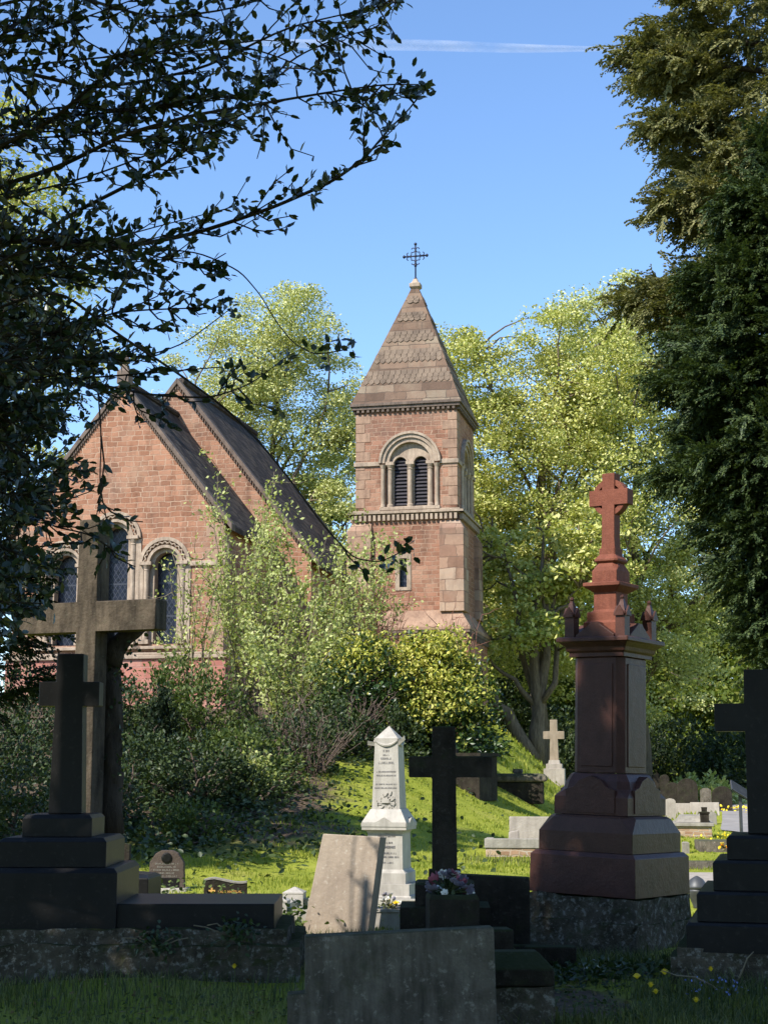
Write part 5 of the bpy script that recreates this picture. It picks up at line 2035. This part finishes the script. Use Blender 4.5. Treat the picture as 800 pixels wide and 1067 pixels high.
for pts, Y, r0, dens in BOUGHS:
    P3 = []
    for k, (px, py) in enumerate(pts):
        yy = Y + .5 * math.sin(k * 1.3 + Y * 5)
        P3.append(tuple(at(px, py, yy)))
    P3 = np.array(P3)
    if pts[0][0] < -300:      # start on the trunk
        P3[0] = (HB.x, HB.y, max(.8, min(7.6, P3[0][2] - 1)))
    # resample smoothly
    t = np.arange(len(P3))
    tt = np.linspace(0, len(P3) - 1, (len(P3) - 1) * 6 + 1)
    Q = np.stack([np.interp(tt, t, P3[:, c]) for c in range(3)], 1)
    for _ in range(3):
        Q[1:-1] = (Q[:-2] + 2 * Q[1:-1] + Q[2:]) / 4
    hbr.append((Q - hb_np, np.linspace(r0 * .62, .0035, len(Q))))
    # twigs with leaves
    seg = unit(np.gradient(Q, axis=0))
    start = 6 if pts[0][0] < -300 else 3
    ln = np.linalg.norm(np.diff(Q, axis=0), axis=1).sum()
    nt_ = int(ln * 5.8 * dens) + (2 if dens > .1 else 0)
    for _ in range(nt_):
        u = rng.random()
        j = int(start + u * (len(Q) - 1 - start))
        b = Q[j]
        d = seg[j] * .9 + rng.normal(size=3) * .55 + np.array([0, 0, rng.uniform(-.35, .45)])
        d /= np.linalg.norm(d)
        L = rng.uniform(.16, .55) * (1.0 if j < len(Q) - 4 else .5)
        e = b + d * L
        pxe, pye = to_px(e)
        if pxe > px_bound(pye) and dens > .6:
            continue
        e2 = curve_pts(b, e, 4, -.06, .05)
        hbr.append((e2 - hb_np, np.array([.006, .005, .004, .003])))
        m = max(3, int(L / .036))
        uu = rng.random(m) * .9 + .12
        pos = np.stack([np.interp(uu, [0, 1 / 3, 2 / 3, 1], e2[:, c]) for c in range(3)], 1)
        leafP.append(pos)
        leafD.append(d + rng.normal(size=(m, 3)) * .75)
    # end rosette
    m = 12
    leafP.append(Q[-1] + rng.normal(size=(m, 3)) * .03)
    leafD.append(seg[-1] * .5 + rng.normal(size=(m, 3)) * .7)
    if dens < .1:
        for j in (-2, -4, -5, -7):
            leafP.append(Q[j] + rng.normal(size=(5, 3)) * .035)
            leafD.append(seg[j] * .4 + rng.normal(size=(5, 3)) * .8)
P = np.concatenate(leafP)
D = np.concatenate(leafD)
n = len(P)
HOLLY_V = [(0, 0, 0), (.24, -.40, .05), (.66, -.40, .08), (1, 0, -.08), (.66, .40, .08), (.24, .40, .05), (.46, 0, -.02)]
V, Fc = scatter(HOLLY_V, OVAL_F, P - hb_np, D, rdir(n, .6), rng.uniform(.05, .084, n), rng.uniform(.032, .048, n))
npmesh('crown', V, Fc, 'holly', holly)
branch_mesh('trunk', hbr, 'bark_dark', holly, 6)
# upper crown of the holly, mostly above and left of the view
q = rdir(9000)
P = np.array([.5, -2.0, 6.5]) + q * (rng.random(9000) ** .4)[:, None] * np.array([1.6, 1.6, 1.6])
px_, py_ = to_px(P + hb_np)
keep = (py_ < -25) | (px_ < -20)
P = P[keep]
n = len(P)
V, Fc = scatter(LEAF_V, LEAF_F, P, rdir(n), rdir(n, .6), rng.uniform(.07, .12, n), .06)
npmesh('upper_crown', V, Fc, 'holly', holly)
q = rdir(5200)
P = np.array([.2, -2.9, 3.7]) + q * (rng.random(5200) ** .4)[:, None] * np.array([1.5, 1.4, 1.8])  # added clump out of view that shades the near grass at left
n = len(P)
V, Fc = scatter(LEAF_V, LEAF_F, P, rdir(n), rdir(n, .6), rng.uniform(.07, .12, n), .06)
npmesh('added_shade_clump', V, Fc, 'holly', holly)
branch_mesh('limb', [(curve_pts((0, 0, 2.2), (.2, -2.9, 3.7), 7, .1, .03), np.linspace(.09, .02, 7)), (curve_pts((0, 0, 4.5), (.5, -2., 6.5), 7, .1, .03), np.linspace(.08, .02, 7))], 'bark_dark', holly)

rng = np.random.default_rng(33)
# ================================================================== SHRUBS
def sb(px, Y):
    x = at(px, 800, Y).x
    return (x, Y)


SH = 'tall light green shrubs before the church'
stem_shrub('tall_shrub', 'tall light green shrub with upright stems against the chancel corner', sb(258, 41.5), 7.6, 1.9, 17, .12, 'shrub_light', 125, group=SH)
stem_shrub('tall_shrub', 'light green bushy shrub below the nave roof end, left of the tower', sb(335, 42.5), 6.9, 2.2, 18, .12, 'shrub_light', 130, group=SH)
stem_shrub('tall_shrub', 'thin sparse shrub with few leaves before the right-hand church window', sb(200, 40.5), 4.9, 1.2, 11, .11, 'shrub_light', 60, group=SH)
stem_shrub('tall_shrub', 'light shrub touching the left edge of the tower', sb(378, 46), 5.6, 1.3, 12, .12, 'shrub_light', 130, group=SH)
stem_shrub('tall_shrub', 'shorter light green shrub in front of the taller two', sb(298, 39), 4.6, 2.6, 17, .12, 'shrub_light', 125, group=SH, lo=.2)
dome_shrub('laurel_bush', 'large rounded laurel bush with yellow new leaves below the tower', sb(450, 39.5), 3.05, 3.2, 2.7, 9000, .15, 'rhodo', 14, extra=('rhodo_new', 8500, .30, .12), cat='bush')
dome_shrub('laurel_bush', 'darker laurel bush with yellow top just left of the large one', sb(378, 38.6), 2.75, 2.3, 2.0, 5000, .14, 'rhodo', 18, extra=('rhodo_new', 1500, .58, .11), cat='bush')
stem_shrub('dogwood', 'bare red-brown twigs rising left behind the laurel bushes', sb(392, 43), 4.0, 1.0, 34, .1, 'shrub_light', bare=True, barkm='bark_red', rstem=.018)
stem_shrub('dogwood', 'bare red-brown twigs rising right of the laurel against the tower foot', sb(476, 44), 3.7, 1.0, 34, .1, 'shrub_light', bare=True, barkm='bark_red', rstem=.018)
UG = 'undergrowth shrubs on the bank'
for px, Y, h, w, n_, lf, mt, lab in (
        (14, 33, 2.4, 3.2, 3000, .12, 'shrub_dark', 'dark ivy-leaved bank shrub lowest left under the yew'),
        (70, 37, 2.0, 3.4, 2600, .12, 'shrub_dark', 'dark bank shrub under the left church window'),
        (-35, 29, 2.6, 2.6, 2200, .12, 'shrub_dark', 'dark bank shrub cut by the left frame edge'),
        (125, 35.5, 1.9, 2.4, 2600, .12, 'shrub_dark', 'dark shrub just right of the brown sandstone cross'),
        (178, 37, 2.3, 2.2, 3000, .12, 'shrub_mid', 'mid green leafy shrub below the right church window'),
        (215, 36, 2.0, 2.4, 3000, .12, 'shrub_mid', 'mid green shrub left of the tall light shrub foot'),
        (150, 30, 1.5, 2.4, 2600, .11, 'shrub_dark', 'dark low shrub above the small brown headstone'),
        (205, 29.5, 1.35, 2.2, 2600, .11, 'shrub_dark', 'dark low shrub above the curved headstone'),
        (258, 31, 1.5, 2.2, 2400, .11, 'shrub_mid', 'mid green low shrub halfway up the bank'),
        (100, 27, 1.5, 2.6, 2600, .10, 'shrub_dark', 'dark low shrub behind the stepped black cross'),
        (20, 25, 1.4, 2.6, 2600, .10, 'shrub_dark', 'dark low shrub behind the black steps at far left'),
        (196, 26, .8, 1.5, 1700, .09, 'shrub_mid', 'small leafy shrub at the foot of the bank by the sunny grass'),
        (300, 33.5, 1.5, 1.9, 1900, .11, 'shrub_dark', 'dark twiggy shrub at the middle of the bank'),
        (340, 35.5, 1.4, 1.6, 1500, .10, 'shrub_dark', 'dark twiggy shrub left of the marble obelisk'),
        (325, 37, 2.2, 2.2, 1500, .11, 'shrub_mid', 'open twiggy shrub left below the darker laurel'),
        (375, 36, 1.1, 1.2, 1300, .10, 'shrub_dark', 'low shrub just left behind the obelisk top'),
        (262, 29.5, .75, 1.5, 1300, .09, 'shrub_dark', 'small low shrub where the bank meets the sunny grass'),
        (415, 37.5, 1.2, 1.2, 1500, .11, 'shrub_dark', 'low shrub behind the obelisk under the laurel')):
    dome_shrub('bank_shrub', lab, sb(px, Y), h, w, w * .8, int(n_ * 1.2), lf, mt, 26, group=UG)
dome_shrub('young_conifer', 'small dark pointed young conifer under the right church window', sb(168, 34), 2.0, 1.1, 1.1, 2600, .11, 'yew', 3, cone=True, cat='conifer')
stem_shrub('fern_clump', 'yellow-green fronds alone halfway down the bank', sb(266, 30), 1.05, .55, 12, .09, 'shrub_light', 70, cat='fern', rstem=.01)
for px, Y, lab in ((325, 33, 'tangle of dead brown twigs in the middle of the bank'), (362, 36.5, 'tangle of dead brown twigs below the darker laurel bush'), (290, 36, 'tangle of dead brown twigs at the tall shrub foot')):
    stem_shrub('dead_bramble', lab, sb(px, Y), 1.5, 1.4, 40, .1, 'shrub_light', bare=True, barkm='twig_grey', rstem=.012, group='dead bramble tangles')
for px, Y, h, w, lab in ((520, 70, 4.0, 5, 'dark thicket behind the leaning tree trunk'), (575, 76, 4.2, 6, 'dark thicket right of the leaning trunk'), (700, 80, 4.4, 7, 'dark thicket past the monument under far trees'), (762, 76, 3.6, 5, 'dark thicket behind the lectern sign'), (640, 82, 5, 8, 'dark thicket hidden behind the monument shaft'), (820, 70, 4.5, 6, 'dark thicket behind the tall black cross at right'), (725, 66, 1.3, 3.5, 'pale sunlit low bush behind the dark headstones')):
    dome_shrub('thicket', lab, sb(px, Y), h, w, 3.5, 5000 if h > 2 else 1500, .26, 'shrub_dark' if h > 2 else 'shrub_light', 8, group='thickets at the back')

VV, FF, o = [], [], 0
for k in range(26):
    cx_, cy_, hh_ = -22 + k * 2.6, 118 + rng.uniform(-4, 4), rng.uniform(7, 12)
    m_ = 800
    d_ = rdir(m_)
    P_ = np.array([cx_, cy_, gzf(cx_, cy_) + hh_ * .45]) + d_ * (rng.random(m_) ** .35)[:, None] * np.array([3., 2.5, hh_ * .52])
    V, Fq = scatter(LEAF_V, LEAF_F, P_, rdir(m_, -.2), rdir(m_, .6), rng.uniform(.6, 1.1, m_), .7)
    VV.append(V)
    FF.append(Fq + o)
    o += len(V)
tag(npmesh('far_wood', np.concatenate(VV), np.concatenate(FF), 'lime_deep'), 'far wood closing the view behind the graves', 'wood', kind='stuff')

rng = np.random.default_rng(44)
# ================================================================== GRASS, WEEDS, FLOWERS
BL_V = [(0, -.5, 0), (0, .5, 0), (.55, .32, .0), (.55, -.32, 0), (1, 0, 0)]


def grass_field(n, xr, yr, hr, w, keep=None):
    x = rng.uniform(*xr, n)
    y = rng.uniform(*yr, n)
    px, py = to_px(np.stack([x, y, gz(x, y)], 1))
    k = (px > -60) & (px < 860)
    cl = np.sin(x * 2.1 + 1) * np.sin(y * 1.7) + .8 * np.sin(x * 5.3 + y * 3.1)
    k &= rng.random(n) < np.clip(.62 + .35 * cl, .15, 1)
    if keep is not None:
        k &= keep(x, y)
    x, y, cl = x[k], y[k], cl[k]
    m = len(x)
    P = np.stack([x, y, gz(x, y) - .005], 1)
    h = rng.uniform(*hr, m) * (1 + .3 * cl)
    a = rng.random(m) * 2 * PI
    ln = rng.uniform(.1, .75, m)
    d1 = np.stack([np.cos(a) * ln * .5, np.sin(a) * ln * .5, np.ones(m)], 1)
    d2 = np.stack([np.cos(a) * ln * 1.5, np.sin(a) * ln * 1.5, np.ones(m) * .9], 1)
    s = np.stack([-np.sin(a), np.cos(a), np.zeros(m)], 1) * w
    s *= rng.uniform(.6, 1.3, m)[:, None]
    h = h[:, None]
    mid = P + d1 * h * .55
    tip = mid + d2 * h * .45
    V = np.stack([P - s, P + s, mid + s * .7, mid - s * .7, tip], 1).reshape(-1, 3)
    b = (np.arange(m) * 5)[:, None]
    Fq = np.concatenate([b + np.array([0, 1, 2]), b + np.array([0, 2, 3]), b + np.array([3, 2, 4])], 0)
    return V, Fq


def not_bank(x, y):
    s = x - .12 * (y - 40)
    edge = np.interp(y, [18, 22, 25, 28, 33, 38, 42, 50, 60], [-20, -3.4, -2.7, -2.0, -1.2, -.2, .5, 2.4, 3.4]) + .5 * np.sin(y * 1.3)
    p1 = (np.abs(x - np.interp(y, [34, 39, 46, 55, 64, 80], [11, 9.9, 11.5, 13.5, 15.2, 22])) > 1.5) | (y < 34)
    bare = ((x - 1.33) * 1.9) ** 2 + ((y - 10.75) * .8) ** 2 > .5
    return (x > edge) & p1 & bare


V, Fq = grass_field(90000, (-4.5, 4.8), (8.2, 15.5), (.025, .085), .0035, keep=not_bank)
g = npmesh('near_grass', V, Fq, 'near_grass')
tag(g, 'rough grass round the nearest graves, dulled in colour for the shade', 'grass', kind='stuff')
VV, FF, o = [], [], 0
for args in ((60000, (-6, 6.5), (14, 25), (.025, .065), .006), (60000, (-4, 12), (24, 46), (.03, .07), .012), (40000, (-2, 20), (44, 90), (.08, .18), .028)):
    V, Fq = grass_field(*args, keep=not_bank)
    VV.append(V)
    FF.append(Fq + o)
    o += len(V)
g = npmesh('grass', np.concatenate(VV), np.concatenate(FF), 'grass')
tag(g, 'rough spring grass over the cemetery ground', 'grass', kind='stuff')
# longer tufts around the stones
VV, FF, o = [], [], 0
for px, Y, r, n_ in ((335, 14.2, .35, 500), (380, 14.1, .3, 400), (690, 12.6, .5, 700), (640, 12.9, .4, 500), (300, 13.6, .5, 500), (715, 11.0, .5, 600), (770, 10.9, .6, 600), (660, 10.3, .6, 700), (530, 25.8, .8, 500), (20, 10.9, .8, 500), (200, 10.9, .9, 600), (600, 9.6, .5, 500), (735, 10.0, .6, 700)):
    c = at(px, 900, Y).x
    m = n_
    x = c + rng.normal(size=m) * r
    y = Y + rng.normal(size=m) * r * .45
    kk = ((x - 1.33) * 1.9) ** 2 + ((y - 10.75) * .8) ** 2 > .6
    x, y = x[kk], y[kk]
    m = len(x)
    P = np.stack([x, y, gz(x, y) - .01], 1)
    a = rng.random(m) * 2 * PI
    ln = rng.uniform(.1, .8, m)
    h = (rng.uniform(.06, .19, m))[:, None]
    s = np.stack([-np.sin(a), np.cos(a), np.zeros(m)], 1) * .0045
    mid = P + np.stack([np.cos(a) * ln * .4, np.sin(a) * ln * .4, np.ones(m)], 1) * h * .6
    tip = mid + np.stack([np.cos(a) * ln * 1.6, np.sin(a) * ln * 1.6, np.ones(m) * .7], 1) * h * .45
    V = np.stack([P - s, P + s, mid + s * .7, mid - s * .7, tip], 1).reshape(-1, 3)
    b = (np.arange(m) * 5)[:, None]
    VV.append(V)
    FF.append(np.concatenate([b + np.array([0, 1, 2]), b + np.array([0, 2, 3]), b + np.array([3, 2, 4])], 0) + o)
    o += len(V)
g = npmesh('long_grass', np.concatenate(VV), np.concatenate(FF), 'weed')
tag(g, 'long uncut grass tufts around the gravestones', 'grass', kind='stuff')


def leaf_patch(name, label, spots, leaf, mat, hmax, cat='ground cover'):
    VV, FF, o = [], [], 0
    for px, Y, rx, ry, n_ in spots:
        c = at(px, 900, Y).x
        x = c + rng.normal(size=n_) * rx * .5
        y = Y + rng.normal(size=n_) * ry * .5
        P = np.stack([x, y, gz(x, y) + rng.random(n_) ** 1.5 * hmax], 1)
        V, Fq = scatter(OVAL_V, OVAL_F, P, rdir(n_, .1, .5), rdir(n_, 1.3), rng.uniform(.7, 1.3, n_) * leaf, rng.uniform(.7, 1.2, n_) * leaf * .75)
        VV.append(V)
        FF.append(Fq + o)
        o += len(V)
    g = npmesh(name, np.concatenate(VV), np.concatenate(FF), mat)
    return tag(g, label, cat, kind='stuff')


leaf_patch('ivy_cover', 'ivy and broad weeds creeping round the monument foot', [(590, 12.1, .7, .4, 420), (640, 12.0, .6, .5, 380), (540, 11.9, .4, .4, 160), (255, 12.9, .3, .2, 120), (530, 12.6, .4, .3, 160)], .055, 'ivy', .10)
leaf_patch('weeds', 'broad-leaved weeds and ferns behind the left kerb', [(200, 15.5, 1.4, 1.0, 1300), (245, 14.8, .9, .7, 800), (165, 17.5, 1.0, .8, 500)], .06, 'shrub_mid', .30)
leaf_patch('bank_cover', 'ivy and bramble covering the shaded bank', [(60, 26, 6, 5, 2600), (150, 27, 3, 4.5, 2400), (235, 31, 2.4, 5, 1800), (310, 36, 1.8, 4, 1100), (100, 36, 6, 6, 2600), (230, 38, 4, 5, 1800), (400, 38, 2, 3, 800)], .11, 'shrub_dark', .30)
leaf_patch('weed_leaves', 'low clover and weeds in the near grass', [(90, 10.0, 1.6, .8, 420), (230, 10.2, 1.0, .8, 260), (650, 9.9, 1., .9, 420), (740, 10.2, .8, .7, 320), (600, 11.2, .8, .7, 260), (530, 9.5, .5, .4, 160)], .035, 'weed', .05)

def litter():
    n_ = 2600
    x = rng.uniform(-4.2, 4.6, n_)
    y = rng.uniform(8.6, 16, n_)
    P = np.stack([x, y, gz(x, y) + .02 + rng.random(n_) * .02], 1)
    V, Fq = scatter(OVAL_V, OVAL_F, P, rdir(n_, 0, .3), rdir(n_, 2.), rng.uniform(.02, .06, n_), rng.uniform(.008, .03, n_))
    tag(npmesh('leaf_litter', V, Fq, 'deadleaf'), 'dry fallen leaves and straw in the near grass', 'leaf litter', kind='stuff')


litter()

# sprigs of ivy over the left kerb
for px, py, Y, w, lab in ((245, 962, 11.72, .16, 'ivy sprig trailing over the black kerb end'), (165, 975, 11.70, .17, 'fern-like weed rooted in the rough stones under the black steps')):
    s_ = thing('weed_sprig', lab, 'weed', at(px, py + 16, Y))
    n_ = 130
    P = rng.normal(size=(n_, 3)) * np.array([w * .5, .05, .055]) + np.array([0, -.03, .06])
    V, Fq = scatter(OVAL_V, OVAL_F, P, rdir(n_, -.1), rdir(n_, .6) + np.array([0, -.6, 0]), rng.uniform(.03, .06, n_), .03)
    npmesh('foliage', V, Fq, 'ivy', s_)
    branch_mesh('stems', [(curve_pts((0, 0, 0), (rng.normal() * w, -.03, .1), 4, .1, .05), [.005] * 4) for _ in range(7)], 'bark_pale', s_)

# dandelions
def dandelion():
    t = thing('dandelion', 'x', 'flower', (0, 0, 0), 0, 'dandelions in the grass')
    mb = MB()
    for ring, (k, r, z) in enumerate(((14, .022, .0), (10, .015, .006), (6, .008, .01))):
        for i in range(k):
            a = 2 * PI * i / k + ring
            c, s = math.cos(a), math.sin(a)
            mb.add([(0, 0, .1 + z), (r * c * .6 - s * .004, r * s * .6 + c * .004, .104 + z), (r * c, r * s, .106 + z), (r * c * .6 + s * .004, r * s * .6 - c * .004, .104 + z)], [(0, 3, 2, 1)])
    mb.lathe([(.002, .09), (.009, .097), (.012, .105), (.003, .109)], 8)
    mb.build('flower_head', 'yellow', t)
    MB().tube([(0, 0, -.01), (.005, 0, .05), (0, 0, .1)], .0025, 5).build('stalk', 'weed', t)
    return t


proto = dandelion()
DANDS = [(665, 1010, 'dandelion nearest the monument foot in the near grass'), (676, 1016, 'broad dandelion, middle of the near three'), (685, 1021, 'dandelion rightmost and lowest of the near three'), (694, 1012, 'dandelion just left of the right-hand rough base'),
         (721, 1034, 'lone dandelion lowest in the near grass'), (742, 1008, 'dandelion standing against the right-hand rough base'), (245, 1001, 'dandelion in front of the left rough base'), (310, 978, 'dandelion right of the left rough base end')]
for i, (px, py, lab) in enumerate(DANDS):
    Y = (EYE - .1) / ((py - 800) / F) if i else (EYE - .1) / ((py - 800) / F)
    if i == 5:
        Y = 11.2
    p = at(px, py, Y)
    if i == 0:
        r_ = proto
    else:
        r_ = proto.copy()
        COL.objects.link(r_)
        for ch in list(proto.children):
            c = ch.copy()
            COL.objects.link(c)
            c.parent = r_
    r_.location = (p.x, p.y, gzf(p.x, p.y) + rng.uniform(-.02, .01))
    r_.rotation_euler = (rng.uniform(-.25, .1), rng.uniform(-.2, .2), rng.random() * 6)
    r_.scale = [rng.uniform(1.25, 1.6)] * 3
    r_['label'] = lab
for px, Y, col, lab in ((770, 56, 'yellow', 'drift of yellow flowers beyond the path'), (765, 33, 'yellow', 'yellow flowers by the lectern sign foot'), (500, 52, 'yellow', 'scattered yellow flowers on the sunny slope'), (745, 10.9, 'blue', 'small blue flowers by the right-hand rough base')):
    b_ = on(px, 840, Y)
    n_ = 60
    k = Y / 40
    P = np.array(b_) + rng.normal(size=(n_, 3)) * np.array([.45 * k, .6 * k, .0])
    P[:, 2] = gz(P[:, 0], P[:, 1]) + rng.uniform(.05, .2, n_) * min(1, k + .3)
    V, Fq = scatter(OVAL_V, OVAL_F, P, rdir(n_, .2), rdir(n_, .8), max(.022, .075 * k), max(.018, .06 * k))
    tag(npmesh('flower_drift', V, Fq, col), lab, 'flowers', 'drifts of flowers', 'stuff')

# fallen twigs beside the right-hand base
for px, py, Y, dx, dz, lab in ((760, 1000, 11.1, .16, .28, 'dry stalk leaning on the right-hand rough base'), (755, 1010, 10.9, -.45, .18, 'dead stick lying by the right-hand rough base')):
    t = thing('dead_stick', lab, 'stick', on(px, py, Y))
    branch_mesh('stick', [(curve_pts((0, 0, 0), (dx, -.05, dz), 5, .05, .04), np.linspace(.008, .004, 5))], 'bark_pale', t)

# vapour trail high in the sky
p0, p1 = at(200, 43, 3000), at(655, 52, 3000)
mb = MB()
k = 30
mb.tube([tuple(p0.lerp(p1, i / (k - 1)) + Vector((0, 0, 1.2 * math.sin(i * .5)))) for i in range(k)], [2 + 10 * math.sin(PI * i / (k - 1)) ** .8 for i in range(k)], 14)
cm, cnt, cout = newmat('vapour')
n_ = N(cnt)
d_ = n_('BsdfDiffuse')
d_.inputs[0].default_value = (.85, .85, .87, 1)
t_ = n_('BsdfTransparent')
lw_ = n_('LayerWeight')
lw_.inputs[0].default_value = .35
fac = n_.math('MULTIPLY', n_.math('SUBTRACT', 1.0, lw_.outputs['Facing']), n_.ramp(n_.noise(n_('TexCoord').outputs['Object'], .012, 4, .6), [(.25, (.03, .03, .03)), (.75, (.22, .22, .22))]))
mx_ = n_('MixShader')
n_.L(fac, mx_.inputs[0])
n_.L(t_.outputs[0], mx_.inputs[1])
n_.L(d_.outputs[0], mx_.inputs[2])
n_.L(mx_.outputs[0], cout.inputs[0])
tag(mb.build('vapour_trail', cm, smooth=True), 'thin white vapour trail across the blue sky', 'cloud', kind='stuff')

# ================================================================== WORLD, SUN, CAMERA
SUN_AZ = rad(47)      # angle of the sun to the left of straight behind the camera
SUN_EL = rad(45)
world = bpy.data.worlds.new('World')
SC.world = world
world.use_nodes = True
wnt = world.node_tree
bg = wnt.nodes['Background']
sky = wnt.nodes.new('ShaderNodeTexSky')
sky.sky_type = 'NISHITA'
sky.sun_disc = False
sky.sun_elevation = SUN_EL
sx, sy = -math.sin(SUN_AZ), -math.cos(SUN_AZ)          # horizontal direction towards the sun
sky.sun_rotation = math.atan2(sx, sy)
sky.altitude = 100
sky.air_density = 1.0
sky.dust_density = 0.05
sky.ozone_density = 6.0
wnt.links.new(sky.outputs[0], bg.inputs[0])
bg.inputs[1].default_value = .15
sun = bpy.data.lights.new('sun', 'SUN')
sun.energy = 4.4
sun.angle = rad(.5)
sun.color = (1, .95, .87)
so = bpy.data.objects.new('sun', sun)
COL.objects.link(so)
to_sun = Vector((sx * math.cos(SUN_EL), sy * math.cos(SUN_EL), math.sin(SUN_EL)))
so.rotation_euler = to_sun.to_track_quat('Z', 'Y').to_euler()
so.location = (0, 0, 30)

cam = bpy.data.cameras.new('camera')
cam.sensor_fit = 'VERTICAL'
cam.sensor_height = 36
cam.lens = F / 1067 * 36
cam.clip_end = 20000
cam.clip_start = .05
co = bpy.data.objects.new('camera', cam)
COL.objects.link(co)
co.location = (0, 0, EYE)
co.rotation_euler = (PI / 2 + TH, 0, 0)
SC.camera = co
vs_ = SC.view_settings
vs_.view_transform = 'Standard'
vs_.look = 'None'
vs_.exposure = 0.88
vs_.gamma = 1
SC.cycles.max_bounces = 6
SC.cycles.diffuse_bounces = 3
SC.cycles.transparent_max_bounces = 8
SC.cycles.use_denoising = True
